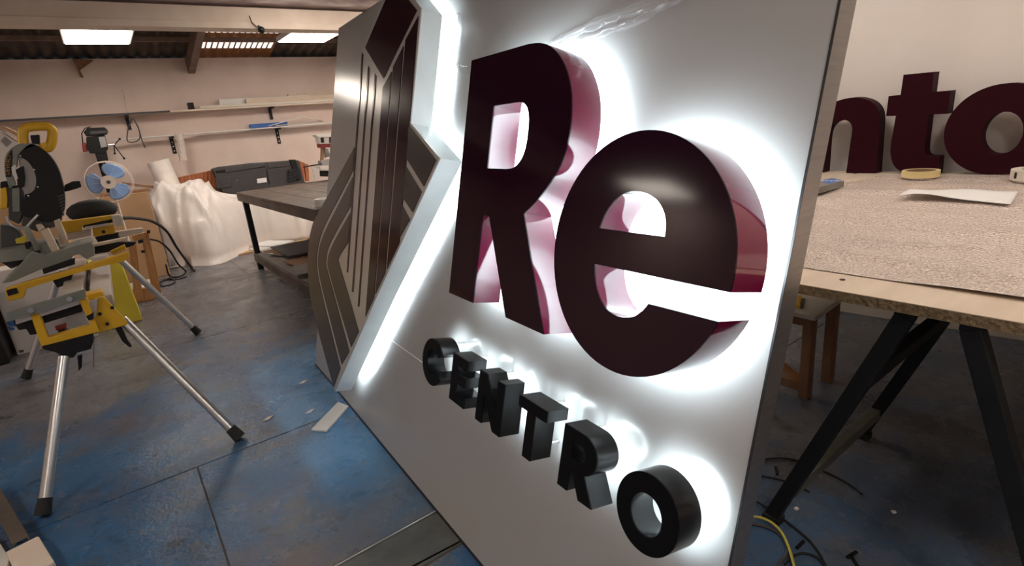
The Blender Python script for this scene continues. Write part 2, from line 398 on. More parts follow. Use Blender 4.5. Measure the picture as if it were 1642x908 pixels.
# ceiling lamps
def lamp(x0, x1, y0, y1, z, label, first=True):
    t = thing('ceiling_light', label, 'light', ((x0+x1)/2, (y0+y1)/2, z), 'ceiling light panels')
    B().box((x0-.02, y0-.02, z+.006), (x1+.02, y1+.02, z+.06)).build('housing', 'white_paint', t, smooth=0, bevel=.004)
    B().box((x0, y0, z), (x1, y1, z+.006)).build('diffuser', 'lamp_diffuser', t, smooth=0)
    for x in (x0+.06, x1-.06):
        ym = (y0+y1)/2
        B().cyl((x, ym, z+.05), (x, ym, roofz(ym)+.06), .004, n=6).build('hanger', 'dark_steel', t)
    return t
LZ = 2.66
lamp(.03, .585, 6.82, 7.65, LZ, 'wide glowing ceiling panel above the fan and drill press')
lamp(2.14, 2.70, 6.70, 7.46, LZ, 'glowing ceiling panel beside the roof light, half behind the sign')
for x0, y0 in ((-3.4, 4.4), (-2.3, .8), (1.7, 4.7), (3.1, 4.7), (3.3, 6.8), (-2.1, -1.8), (.5, -1.2), (2.6, -.8), (2.5, 1.5)):  # unseen panels added to light the room; some placed from reflections and shadows
    lamp(x0, x0+.56, y0, y0+.8, 2.95 if y0 < 5 and x0 > -3 else LZ, 'added glowing ceiling panel out of view to light the shop floor')
# small camera on the cream beam
t = thing('spot_camera', 'small round black camera hung under the cream beam', 'camera', tuple(AY(419, 40, 6.15)))
c0 = AY(419, 48, 6.1)
B().ball(c0, .034).build('body', 'black_plastic', t)
B().cyl(c0+V((0, .02, 0)), c0+V((0, .08, .05)), .012).build('bracket', 'dark_steel', t)
B().tube([c0+V((-.02, .05, .03)), c0+V((-.06, .06, .08)), c0+V((-.07, .065, .14))], .005, 6).build('cable', 'black_rubber', t)

# ================================================================== THE SIGN
LEAN, YO = 0.2494, -0.05715
def rz_(v): return V((v[0]*math.cos(YO)-v[1]*math.sin(YO), v[0]*math.sin(YO)+v[1]*math.cos(YO), v[2]))
PV = rz_((math.sin(LEAN), 0, math.cos(LEAN))); PN = rz_((math.cos(LEAN), 0, -math.sin(LEAN))); PU = rz_((0, 1, 0))
P0 = V((.7727, 2.4427, .014))
def S(u, v, off=0): return P0 - PU*u + PV*v - PN*off
UL, UR, VT = -1.08, 1.966, 2.14
sign = thing('illuminated_sign', 'large leaning white sign panel with maroon Re, black CENTRO and striped logo', 'sign', tuple(P0))
B().prism([S(UL-.025, 0), S(UR-.004, 0), S(UR-.004, VT), S(UL+.035, VT)], PN*.004).build('front_sheet', 'panel_white', sign, smooth=0)
T_ = .05
def side(a, b, c, d): return B().prism([S(*a), S(*b), S(*c), S(*d)], PN*T_)
side((UR-.004, 0), (UR, 0), (UR, VT), (UR-.004, VT)).build('side_frame', 'brushed_steel', sign, smooth=0)
side((UL-.029, 0), (UL-.025, 0), (UL+.035, VT), (UL+.031, VT)).build('side_frame', 'brushed_steel', sign, smooth=0)
side((UL-.029, -.0135), (UR, -.0135), (UR, 0), (UL-.029, 0)).build('bottom_frame', 'black_edge', sign, smooth=0)
side((UL+.031, VT), (UR, VT), (UR, VT+.004), (UL+.031, VT+.004)).build('top_frame', 'brushed_steel', sign, smooth=0)
B().prism([S(UR-.0045, 0, .0015), S(UR, 0, .0015), S(UR, VT, .0015), S(UR-.0045, VT, .0015)], PN*.0015).build('edge_seal', 'black_edge', sign, smooth=0)
B().prism([S(UL, .01, -.046), S(UR-.01, .01, -.046), S(UR-.01, VT, -.046), S(UL+.04, VT, -.046)], PN*.003).build('back_sheet', 'grey_board', sign, smooth=0)
for u in (-.6, 1.2):
    top = S(u, 1.5, -.06); B().beam(top, (top.x+.42, top.y, .0), .04, .06, (0, 1, 0)).build('prop', 'wood_orange', sign, smooth=0)
B().prism([S(.05, .5205, .0006), S(.72, .5265, .0006), S(.72, .5305, .0006), S(.05, .5245, .0006)], PN*.0005).build('sheet_seam', 'seam_white', sign, smooth=0)

LIFT = .020
def inset(loop, d):
    n = len(loop); out = []
    for i in range(n):
        p, a, b = V(loop[i]), V(loop[i-1]), V(loop[(i+1) % n])
        e1 = (p-a).normalized(); e2 = (b-p).normalized()
        n1 = V((-e1.y, e1.x)); n2 = V((-e2.y, e2.x)); m = n1+n2
        if m.length < 1e-5: m = n1
        m.normalize(); k = min(2.0, 1/max(.3, m.dot(n1)))
        out.append(tuple(p+m*d*k))
    return out
def orient(loops):
    r = []
    for i, l in enumerate(loops):
        l = [tuple(p) for p in l]
        if (area2(l) > 0) != (i == 0): l = l[::-1]
        r.append(l)
    return r
DCAM = (P0-CAM).dot(PN); _c = CAM-P0; UC, VC = -_c.dot(PU), _c.dot(PV)
def resc(pts, f0, f1):            # same letter, mounted further off the panel: true size shrinks by the ratio of distances
    k = (DCAM-f1)/(DCAM-f0); return [(UC+(q[0]-UC)*k, VC+(q[1]-VC)*k) for q in pts]
def letter(name, label, loops, G, F, face, ret, led, studs, inset_led=.012, led_off=None):
    # (u grows to the right, v up); material on the left of each loop
    loops = orient([resc(l, F, F+LIFT) for l in loops]); studs = resc(studs, F, F+LIFT); G += LIFT; F += LIFT; th = .004
    P3 = lambda ls, off: [[S(u, v, off) for u, v in l] for l in ls]
    f = B().prism(P3(loops, F), PN*th).build(name, face, sign, smooth=20)
    if label: f['label'] = label
    r = B()
    for l in loops:
        li = inset(l, .003); n = len(l)
        ring = [S(u, v, F-th) for u, v in l]+[S(u, v, G) for u, v in l]+[S(u, v, G) for u, v in li]+[S(u, v, F-th) for u, v in li]
        r.add(ring, [(k*n+i, k*n+(i+1) % n, ((k+1) % 4)*n+(i+1) % n, ((k+1) % 4)*n+i) for k in range(4) for i in range(n)])
    r.build('return', ret, f, smooth=25)
    if led:
        B().prism(P3([inset(l, inset_led) for l in loops], led_off or G+.02), PN*.002).build('led_board', led, f, smooth=0)
    for (u, v) in studs:
        B().cyl(S(u, v, .0005), S(u, v, F-th), .004, n=10).build('standoff', 'white_paint', f)
    return f
# --- big R
R_ = [(.917, 1.652), (1.225, 1.651)]
bowl = [(1.225, 1.651), (1.277, 1.645), (1.325, 1.629), (1.370, 1.598), (1.404, 1.558), (1.430, 1.508), (1.442, 1.452), (1.443, 1.406), (1.435, 1.360), (1.412, 1.314), (1.372, 1.268), (1.336, 1.235), (1.293, 1.204)]
R_ += [tuple(p) for p in catmull(bowl, 4)[1:]] + [(1.443, .909), (1.266, .910), (1.119, 1.182), (1.083, 1.182), (1.080, .910), (.920, .909)]
Rc = [(1.079, 1.501), (1.200, 1.502)] + [tuple(p) for p in catmull([(1.200, 1.502), (1.232, 1.498), (1.255, 1.482), (1.267, 1.452), (1.270, 1.412), (1.266, 1.374), (1.250, 1.345), (1.222, 1.326), (1.185, 1.321)], 4)[1:]] + [(1.079, 1.321)]
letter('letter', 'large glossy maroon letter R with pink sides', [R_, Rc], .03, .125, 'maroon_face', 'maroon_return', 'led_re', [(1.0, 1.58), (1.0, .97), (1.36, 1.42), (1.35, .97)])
# --- big e
ec, ex, ey = (1.692, 1.152), .249, .256
t0 = math.degrees(math.asin((1.122-ec[1])/ey)); t1 = math.degrees(math.asin((1.066-ec[1])/ey))
e_o = arc(*ec, ex, ey, t0, 360+t1, 72)
e_l = [(1.764, 1.062), (1.751, 1.044), (1.729, 1.026), (1.696, 1.017), (1.660, 1.021), (1.630, 1.038), (1.606, 1.070), (1.591, 1.116)]
e_o += [tuple(p) for p in catmull(e_l, 4)]
e_i = [tuple(p) for p in catmull([(1.779, 1.200), (1.776, 1.228), (1.764, 1.252), (1.741, 1.272), (1.708, 1.283), (1.672, 1.283), (1.637, 1.269), (1.607, 1.238), (1.591, 1.197)], 4)]
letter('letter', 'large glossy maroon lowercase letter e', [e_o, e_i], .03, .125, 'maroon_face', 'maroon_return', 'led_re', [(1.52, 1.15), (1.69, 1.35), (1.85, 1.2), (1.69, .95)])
# --- CENTRO
b0, b1 = .546, .708; GC, FC = .03, .10
def cl(ch, loops, studs): letter('letter', 'small black letter %s with halo light' % ch, loops, GC, FC, 'black_face', 'black_letter', 'led_centro', studs, .008)
cv = (b0+b1)/2
C_ = arc(.800, cv, .084, .086, 33, 327, 48) + arc(.800, cv, .046, .047, 327, 33, 36)
cl('C', [C_], [(.735, cv), (.80, cv+.066), (.80, cv-.066)])
E_ = [(.947, b0), (1.049, b0), (1.049, .583), (.986, .583), (.986, .613), (1.043, .613), (1.043, .648), (.986, .648), (.986, .673), (1.049, .673), (1.049, b1), (.947, b1)]
cl('E', [E_], [(.967, .56), (.967, .69)])
N_ = [(1.125, b0), (1.162, b0), (1.162, .640), (1.226, b0), (1.267, b0), (1.267, b1), (1.231, b1), (1.231, .617), (1.168, b1), (1.125, b1)]
cl('N', [N_], [(1.135, .57), (1.135, .69)])
T__ = [(1.385, b0), (1.422, b0), (1.422, .676), (1.470, .676), (1.470, b1), (1.343, b1), (1.343, .676), (1.385, .676)]
cl('T', [T__], [(1.392, .57), (1.392, .692)])
r2 = [(1.542, b0), (1.579, b0), (1.579, .600), (1.590, .600), (1.622, b0-.002), (1.669, b0), (1.631, .609)] + arc(1.612, .658, .054, .050, -65, 90, 22) + [(1.542, b1)]
r2c = [(1.579, .637), (1.606, .637)] + arc(1.608, .657, .019, .020, -80, 80, 12) + [(1.579, .677)]
cl('R', [r2, r2c], [(1.56, .57), (1.56, .69)])
O_ = arc(1.8225, cv, .0835, .086, 0, 360, 64)[:-1]; Oi = arc(1.8225, cv-.003, .042, .045, 0, 360, 48)[:-1]
cl('O', [O_, Oi], [(1.762, cv+.01), (1.79, cv-.056)])
# --- logo box
GL, FL = .022, .11
FLL = FL+LIFT
lo = [(.14, 2.112), (.449, 1.909), (.440, 1.487), (.727, 1.352), (.47, 1.046), (.224, .752), (-.283, .112)]
lo += [tuple(p) for p in catmull([(-.283, .112), (-.348, .150), (-.696, .358), (-.890, .500), (-.985, .640), (-1.008, .760), (-.985, .880), (-.901, .990), (-.661, 1.136)], 4)[1:]] + [(-.222, 1.412), (-.222, 1.862)]
logo = letter('logo_box', 'brushed silver logo box with maroon and grey stripes', [lo], GL, FL, 'silver_face', 'logo_return', None, [(-.1, 1.5), (.35, 1.5), (-.6, .7), (-.2, .35)])
# led tape behind the right-hand outline of the logo
path = [(.125, 2.060), (.405, 1.877), (.396, 1.460), (.660, 1.340), (.430, 1.070), (.185, .777), (-.260, .205)]
for a, b in zip(path[:-1], path[1:]):
    a, b = resc([a, b], FL, FLL); A_, B_ = V(a), V(b); d = (B_-A_).normalized(); n_ = V((-d.y, d.x))*.018
    B().prism([S(*(A_+n_), .057), S(*(B_+n_), .057), S(*(B_-n_), .057), S(*(A_-n_), .057)], -PN*.003).build('led_tape', 'led_logo', logo, smooth=0)
def onface(name, pts, m, h=.003):
    return B().prism([S(u, v, FLL) for u, v in resc(pts, FL, FLL)], -PN*h).build(name, m, logo, smooth=0)
onface('maroon_diamond', [(.139, 2.082), (.416, 1.910), (.108, 1.694), (-.169, 1.865)], 'maroon_vinyl')
for u0, u1, a0, a1, c0_, c1_ in ((.107, .198, 1.655, 1.711, .626, .735), (.212, .308, 1.729, 1.796, .755, .868), (.324, .434, 1.816, 1.884, .887, 1.014)):
    onface('maroon_bar', [(u0, a0), (u1, a1), (u1, c1_), (u0, c0_)], 'maroon_vinyl')
for u, a, c in ((-.205, 1.850, .780), (-.101, 1.775, .700), (.001, 1.727, .650)):
    onface('thin_bar', [(u-.009, c), (u+.009, c), (u+.009, a-.012), (u-.009, a)], 'maroon_vinyl')
for q in ([(.430, 1.480), (.703, 1.345), (.619, 1.249), (.430, 1.354)], [(.430, 1.322), (.603, 1.228), (.540, 1.146), (.431, 1.196)], [(.431, 1.166), (.517, 1.117), (.433, 1.036)]):
    onface('grey_facet', q[::1], 'grey_vinyl')
def crv(p, n=5): return [tuple(q) for q in catmull(p, n)]
oA = crv([(-.224, 1.406), (-.661, 1.130), (-.893, .990), (-.985, .876), (-1.003, .760), (-.980, .645), (-.885, .506), (-.690, .364), (-.300, .132)])
l1a = crv([(-.224, 1.292), (-.400, 1.165), (-.640, .995), (-.755, .885), (-.797, .785), (-.770, .690), (-.640, .575), (-.208, .270)])
l1b = crv([(-.224, 1.258), (-.385, 1.140), (-.615, .970), (-.728, .870), (-.765, .785), (-.742, .700), (-.610, .588), (-.190, .296)])
l2a = crv([(-.224, 1.115), (-.470, .940), (-.572, .850), (-.596, .790), (-.575, .740), (-.390, .610), (-.084, .398)])
l2b = crv([(-.224, 1.080), (-.445, .920), (-.540, .835), (-.562, .788), (-.545, .745), (-.365, .618), (-.062, .428)])
inn = crv([(-.224, .930), (-.330, .858), (-.366, .825), (-.350, .800), (-.158, .669), (.030, .533)])
for a, b in ((oA, l1a), (l1b, l2a), (l2b, inn)):
    onface('grey_stripe', a + b[::-1], 'grey_vinyl')
# --- leftover protective film on the panel
def film(pts, wdt, seed):
    rnd = random.Random(seed); c = catmull([V((*p, 0)) for p in pts], 8); n = len(c)
    pr = [(rnd.uniform(-.004, .004), rnd.uniform(.002, .012), rnd.uniform(.6, 1.3)) for _ in range(n)]
    def fn(u, v):
        i = min(int(u*(n-1)+.5), n-1); p = c[i]; q = c[min(i+1, n-1)]-c[max(i-1, 0)]; q.normalize(); nn = V((-q.y, q.x, 0))
        s = (v-.5)*wdt*pr[i][2]; uu = p+nn*s+q*pr[i][0]
        return S(uu.x, uu.y, .002+pr[i][1]*(1-abs(2*v-1))*.9+(.004 if int(v*5+.5) % 2 else 0))
    B().grid(fn, n-1, 5).build('protective_film', 'film', sign, smooth=60, fix=False)
film([(1.16, 1.685), (1.25, 1.70), (1.40, 1.715), (1.56, 1.72), (1.75, 1.74)], .028, 1)
film([(1.28, 1.675), (1.42, 1.685), (1.50, 1.690), (1.62, 1.715), (1.76, 1.73)], .02, 5)
film([(.555, 1.90), (.565, 1.82), (.575, 1.75), (.60, 1.705), (.68, 1.684)], .035, 2)

# ================================================================== RIGHT SIDE: table, letters, stool
TZ = .91; TX0, TX1 = 1.575, 4.13
tab = thing('trestle_table', 'large pale chipboard table top on black steel trestles, right of the sign', 'table', (2.8, .4, 0))
B().prism([(TX0, 1.80, TZ-.001), (TX0, -1.3, TZ-.001), (TX1, -1.3, TZ-.001), (TX1, 1.72, TZ-.001), (TX1-.12, 1.80, TZ-.001)], (0, 0, -.002)).build('veneer', 'board_top', tab, smooth=0)
B().prism([(TX0, 1.80, TZ-.003), (TX0, -1.3, TZ-.003), (TX1, -1.3, TZ-.003), (TX1, 1.72, TZ-.003), (TX1-.12, 1.80, TZ-.003)], (0, 0, -.029)).build('board_core', 'chipboard', tab, smooth=0)
for x, y in ((1.68, .66), (1.70, -.1), (4.0, 1.55)):
    B().cyl((x, y, TZ-.002), (x, y, TZ+.0005), .008, n=10).build('screw_hole', 'black_plastic', tab)
def trestle(x, y, label, tx=.74):
    t = thing('trestle', label, 'trestle', (x, y, 0), 'trestles under the table')
    top = TZ-.050
    for dx in (0, tx):
        B().beam((x+dx, y+.39, .03), (x+dx, y+.07, top), .045, .045, (1, 0, 0)).build('leg', 'dark_steel', t, smooth=0, bevel=.003)
        B().beam((x+dx, y-.35, .03), (x+dx, y-.07, top), .045, .045, (1, 0, 0)).build('leg', 'dark_steel', t, smooth=0, bevel=.003)
        for yy in (.39, -.35):
            B().rbox((x+dx, y+yy, .015), (.05, .06, .03)).build('rubber_foot', 'black_rubber', t, smooth=0, bevel=.004)
    for yy in (-.07, .07): B().box((x-.02, y+yy-.022, top-.004), (x+tx+.02, y+yy+.022, top+.016)).build('top_plate', 'dark_steel', t, smooth=0)
    for z, m in ((.145, 'olive_steel'), (.635, 'dark_steel')):
        k = (z-.03)/(top-.03)
        B().beam((x, y+.39-.32*k, z), (x+tx, y+.39-.32*k, z), .04, .04).build('stretcher', m, t, smooth=0, bevel=.003)
    B().beam((x, y-.35+.28*.16, .145), (x+tx, y-.35+.28*.16, .145), .04, .04).build('stretcher', 'dark_steel', t, smooth=0, bevel=.003)
    return t
trestle(1.61, .40, 'black steel A-frame trestle under the near corner of the table')
trestle(3.2, .2-1.0, 'black steel trestle under the far side of the table, beyond the frame')
# bubble foam sheet
def foam():
    y0, y1, x0, x1 = 1.62, -1.2, 1.735, 4.02
    def fn(u, v):
        y = y0+(y1-y0)*u; x = x0+(x1-x0)*v
        if v > .55: y -= (v-.55)*.75*max(0, 1-u*3)
        z = TZ+.004+.006*(math.sin(x*9+y*3)*math.sin(y*7-x*2))+.004*math.sin(x*23+1.3*y)
        return V((x, y, max(z, TZ+.002)))
    return B().grid(fn, 110, 90)
o = foam().build('foam_sheet', 'foam_wrap', smooth=180, fix=False); tag(o, 'glittering bubble foam sheet spread over the trestle table', 'packing foam')
# masking tape roll
tz = TZ+.016
c = V((3.80, 1.125, tz)); t = thing('tape_roll', 'roll of yellow masking tape lying on the foam sheet', 'tape', tuple(c))
B().pipe(c, c+V((0, 0, .036)), .092, .074, 36).build('tape', 'tape_yellow', t)
B().pipe(c, c+V((0, 0, .035)), .074, .068, 36).build('core', 'tape_core', t)
# paper strip
pp = [V((3.03, .975, 0)), V((3.235, .992, 0)), V((3.30, .596, 0)), V((2.985, .556, 0))]
def pf(u, v):
    a = pp[0].lerp(pp[3], u); b_ = pp[1].lerp(pp[2], u); q = a.lerp(b_, v); q.z = TZ+.030+.012*math.sin(u*5)*(1-v)+.004*math.sin(u*9+v*3); return q
o = B().grid(pf, 20, 6).build('paper_strip', 'paper', smooth=180, solid=.001, fix=False); tag(o, 'long white paper strip lying on the foam sheet', 'paper')
# small box with a blue label
q = [V((3.02, 1.335, 0)), V((3.19, 1.415, 0)), V((3.43, 1.432, 0)), V((3.345, 1.352, 0))]
q = [V((2.93, 1.36, 0)), V((3.08, 1.50, 0)), V((3.42, 1.445, 0)), V((3.335, 1.345, 0))]
zb = TZ+.016; t = thing('product_box', 'flat grey box with a blue label at the table end by the sign', 'box', (3.2, 1.4, zb))
B().prism([p+V((0, 0, zb)) for p in q], (0, 0, .035)).build('carton', 'grey_board', t, smooth=0, bevel=.002)
lb = [q[3].lerp(q[0], .02), q[2].lerp(q[1], .05), q[2].lerp(q[1], .5), q[3].lerp(q[0], .45)]
lb = [V((3.325, 1.353, 0)), V((3.395, 1.435, 0)), V((3.27, 1.455, 0)), V((3.19, 1.36, 0))]
B().prism([p+V((0, 0, zb+.0352)) for p in lb], (0, 0, .0006)).build('blue_label', 'blue_print', t, smooth=0)
text_part('label_text', 'TENZO', 'paper', t, (3.295, 1.40, zb+.0362), (.3, -1, 0), (1, .3, 0), .055, .0003)
# second (white) tape roll
c = V((3.78, .60, tz)); t = thing('packing_tape_roll', 'wide white roll with a dark pen mark at the right table edge', 'tape', tuple(c))
B().pipe(c, c+V((0, 0, .052)), .125, .085, 40).build('tape', 'cream_board', t)
B().rbox(c+V((-.090, .088, .028)), (.012, .004, .03), rz=.78).build('pen_mark', 'black_plastic', t, smooth=0)
# 'nto' letters standing on the table against the wall
LX = 4.02; kx = LX/4.0
def W_(y, z): return V((LX, y*kx, 1.45-(1.45-z)*kx))
zb0 = .934
def wl_(pts): return [W_(*p) for p in pts]
n_ = [(1.78, zb0), (1.99, zb0), (1.99, 1.405), (1.80, 1.405), (1.79, 1.365)] 
n_ = [(1.606, zb0)] + [tuple(p) for p in catmull([(1.596, 1.13), (1.592, 1.215), (1.602, 1.252), (1.629, 1.276), (1.665, 1.278), (1.715, 1.262), (1.745, 1.215), (1.750, 1.14)], 4)] + [(1.750, zb0), (1.93, zb0), (1.93, 1.40), (1.765, 1.40), (1.755, 1.372)] + [tuple(p) for p in catmull([(1.715, 1.400), (1.655, 1.414), (1.591, 1.417), (1.526, 1.400), (1.476, 1.367), (1.445, 1.315), (1.435, 1.247)], 4)] + [(1.426, zb0)]
t_ = [(1.333, 1.525), (1.180, 1.523), (1.180, 1.410), (1.089, 1.410), (1.089, 1.282), (1.181, 1.284)] + [tuple(p) for p in catmull([(1.181, 1.12), (1.176, 1.065), (1.155, 1.042), (1.102, 1.038)], 4)] + [(1.098, zb0)] + [tuple(p) for p in catmull([(1.21, zb0), (1.277, .940), (1.332, .985), (1.358, 1.063), (1.360, 1.14)], 4)] + [(1.350, 1.287), (1.403, 1.289), (1.401, 1.408), (1.337, 1.409)]
oo = arc(.848, 1.178, .246, .245, 0, 360, 60)[:-1]; oi = arc(.833, 1.160, .088, .115, 0, 360, 44)[:-1]
for ch, lps in (('n', [n_]), ('t', [t_]), ('o', [oo, oi])):
    z0 = min(p[1] for p in lps[0]); dz = zb0-z0
    tt = thing('display_letter', 'matt maroon letter %s standing against the right wall on the table' % ch, 'letter', (LX, sum(p[0] for p in lps[0])/len(lps[0])*kx, TZ), 'maroon letters on the table')
    L3 = [[W_(y, z+dz)+V((0, 0, TZ+.001-W_(0, zb0).z)) for y, z in l] for l in lps]
    B().prism(L3, (.006, 0, 0)).build('face', 'maroon_wood', tt, smooth=20)
    B().prism([[p+V((.006, 0, 0)) for p in l] for l in L3], (.085, 0, 0)).build('return', 'maroon_wood', tt, smooth=25)
# cream boards against the foot of the wall
o = B().prism([(3.66, 2.6, .001), (3.93, .45, .001), (3.95, .45, .001), (3.68, 2.6, .001)], (.10, 0, .26)).build('leaning_board', 'cream_board', smooth=0); tag(o, 'long cream board leaning low along the right wall under the table', 'board')
o = B().prism([(4.02, .40, .001), (4.08, -.9, .001), (4.10, -.9, .001), (4.04, .40, .001)], (.06, 0, .30)).build('leaning_board', 'white_paint', smooth=0); tag(o, 'white board leaning behind the cream one at the right wall', 'board')
# wooden stool behind the sign
sx, sy = 2.50, 1.075
t = thing('wooden_stool', 'low brown wooden stool half hidden behind the sign edge', 'stool', (sx, sy+.2, 0))
B().prism([(sx-.02, sy, .43), (sx+.32, sy+.02, .43), (sx+.32, sy+.44, .43), (sx-.02, sy+.42, .43)], (0, 0, .022)).build('top', 'cream_board', t, smooth=0, bevel=.003)
for x, y in ((sx, sy+.02), (sx+.24, sy+.02), (sx, sy+.36), (sx+.24, sy+.36)):
    B().box((x, y, 0), (x+.055, y+.045, .43)).build('leg', 'wood_brown', t, smooth=0, bevel=.003)
B().box((sx+.01, sy+.06, .03), (sx+.045, sy+.37, .075)).build('rail', 'wood_brown', t, smooth=0)
B().box((sx+.01, sy+.06, .38), (sx+.045, sy+.37, .43)).build('rail', 'wood_brown', t, smooth=0)
B().beam((sx+.03, sy+.07, .08), (sx+.03, sy+.34, .22), .03, .03).build('brace', 'wood_orange', t, smooth=0)
o = B().prism([(sx+.04, sy+.10, .453), (sx+.20, sy+.17, .453), (sx+.16, sy+.25, .453), (sx+.06, sy+.26, .453)], (0, 0, .012)).build('yellow_offcut', 'yellow', smooth=0, bevel=.001); tag(o, 'pointed yellow offcut lying on the low wooden stool', 'offcut')
# cables on the floor by the trestle foot
def cable(name, label, pts, r, m, cat='cable', group=None):
    o = B().tube(catmull([V(p) for p in pts], 8), r, 8).build(name, m, smooth=180); return tag(o, label, cat, group)
def fz(px, py, z): p = AZ(px, py, 0); p.z = z; return p
cable('floor_cable', 'thin black cable arching on the floor past the trestle leg', [fz(*p, .006) for p in ((1190, 770), (1215, 744), (1245, 737), (1282, 742), (1330, 762), (1360, 778), (1382, 795))], .004, 'black_rubber', group='cables on the floor by the trestle')
cable('floor_cable', 'black cable running on the floor just behind the sign edge', [fz(*p, .006) for p in ((1180, 762), (1222, 766), (1262, 775), (1298, 791))], .004, 'black_rubber', group='cables on the floor by the trestle')
cable('floor_cable', 'black cable curving on the floor around the trestle foot', [fz(*p, .006) for p in ((1180, 795), (1212, 806), (1240, 824), (1265, 842), (1290, 862), (1310, 885), (1326, 915))], .004, 'black_rubber', group='cables on the floor by the trestle')
cable('earth_wire', 'yellow and green wire looping on the floor under the trestle leg', [fz(*p, .020) for p in ((1170, 842), (1205, 836), (1230, 842), (1250, 858), (1262, 880), (1270, 905), (1276, 930))], .0049, 'wire_yellow')
cable('grey_cable', 'grey cable loop at the bottom edge below the yellow wire', [fz(*p, .006) for p in ((1170, 848), (1200, 842), (1235, 850), (1258, 868), (1262, 888), (1250, 905), (1235, 925))], .006, 'dark_grey')
cable('floor_cable', 'short black cable hump at the bottom edge by the yellow wire', [fz(*p, .006) for p in ((1258, 908), (1270, 896), (1288, 890), (1310, 897), (1325, 915))], .004, 'black_rubber', group='cables on the floor by the trestle')
for k, (px, py, a) in enumerate(((1283, 875, .6), (1366, 891, .4), (1370, 902, 1.4), (1245, 756, 1.2), (1433, 822, 0), (1277, 817, .3))):
    p = AZ(px, py, 0)
    o = B().rbox(p+V((0, 0, .003)), (.05 if k < 4 else .012, .010, .006), rz=a-.6).build('floor_scrap', 'black_plastic' if k < 4 else 'paper', smooth=0)
    tag(o, ('black cable offcut on the floor beside the yellow wire', 'slim black offcut on the floor right of the cables', 'black offcut on the floor nearest the bottom edge', 'short black scrap lying on the floor inside the cable arch', 'white speck on the dark floor under the table', 'white speck on the floor beside the trestle foot')[k], 'scrap', 'scraps on the floor')
# white strip by the sign and scraps on the blue floor
o = B().prism([(.545, 2.690, .001), (.602, 2.616, .001), (.782, 2.785, .001), (.757, 2.878, .001)], (0, 0, .012)).build('white_batten', 'batten_white', smooth=0, bevel=.002); tag(o, 'flat white batten on the blue floor by the logo tip', 'batten')
for px, py, lab, m in ((430, 672, 'cream leaf-shaped scrap on the blue floor left of the white batten', 'cream_board'), (486, 614, 'white paper curl on the blue floor near the logo', 'paper'), (497, 661, 'small white crumb on the floor beside the batten', 'paper')):
    p = AZ(px, py, 0); o = B().prism([p+V((-.03, -.01, .002)), p+V((.0, -.018, .002)), p+V((.035, .012, .002)), p+V((.005, .014, .002))], (0, 0, .004)).build('floor_scrap', m, smooth=0); tag(o, lab, 'scrap', 'scraps on the floor')

# ================================================================== LEFT SIDE
def PY(pts, Y, depth=.05): return B().prism([AY(x, y, Y) for x, y in pts], (0, depth, 0))
# ---- saw stand
t = thing('saw_stand', 'yellow and black folding saw stand on splayed aluminium legs', 'saw stand', (-.2, 3.9, 0))
BXc = -.22
for dx in (-.075, .055):
    B().box((BXc+dx-.05, 3.48, .715), (BXc+dx+.05, 5.1, .775)).build('beam', 'pale_aluminium', t, smooth=0, bevel=.006)
B().box((BXc-.02, 3.48, .70), (BXc+.005, 5.1, .735)).build('beam_channel', 'black_plastic', t, smooth=0)
feet = {'near_left': ((-.568, 2.852), AY(103, 572, 3.16)), 'near_right': ((.241, 2.879), AY(196, 512, 3.22)), 'far_right': ((.321, 4.988), AY(188, 412, 4.98)), 'far_left': ((-.80, 5.0), V((-.40, 4.95, .74)))}
for k, (f2, top) in feet.items():
    f3 = V((f2[0], f2[1], .0)); d = (top-f3).normalized()
    B().cyl(f3+d*.075, top, .0225, n=24).build('leg', 'aluminium', t)
    B().cyl(V((f3.x, f3.y, .003))+d*.012, f3+d*.085, .031, .026, n=20).build('rubber_foot', 'black_rubber', t, smooth=40)
# near head: yellow frame and black lower housing
Yh = 3.14
B().prism([[AY(*p, Yh) for p in ((47, 500), (60, 497), (78, 542), (146, 522), (126, 481), (140, 479), (160, 532), (66, 556))]], (0, .05, 0)).build('head_frame', 'yellow', t, smooth=0, bevel=.004)
PY([(66, 556), (150, 530), (150, 548), (146, 560), (124, 566), (118, 574), (104, 574), (90, 566), (70, 561)], Yh+.005, .10).build('lower_housing', 'black_plastic', t, smooth=0, bevel=.004)
PY([(20, 516), (52, 506), (62, 536), (48, 538), (42, 528), (30, 530)], Yh+.06, .08).build('clamp_block', 'black_plastic', t, smooth=0, bevel=.004)
PY([(62, 508), (128, 486), (133, 500), (68, 520)], Yh+.06, .06).build('channel_end', 'black_plastic', t, smooth=0, bevel=.004)
PY([(92, 532), (104, 528), (112, 533), (110, 540), (96, 542)], Yh+.07, .05).build('lock_knob', 'black_plastic', t, smooth=0, bevel=.006)
PY([(88, 524), (106, 518), (107, 527), (96, 531), (90, 530)], Yh+.09, .012).build('warning_label', 'red', t, smooth=0)
PY([(8, 503), (136, 465), (138, 478), (12, 517)], Yh-.02, .03).build('extension_rail', 'grey_casting', t, smooth=0, bevel=.004)
PY([(24, 510), (128, 479), (129, 488), (25, 521)], Yh+.01, .03).build('roller', 'pale_aluminium', t, smooth=0, bevel=.004)
for px, py in ((49, 498), (111, 480)):
    p = AY(px, py, Yh-.03); B().cyl(p, p+V((0, .05, 0)), .012, n=14).build('rail_bolt', 'chrome', t)
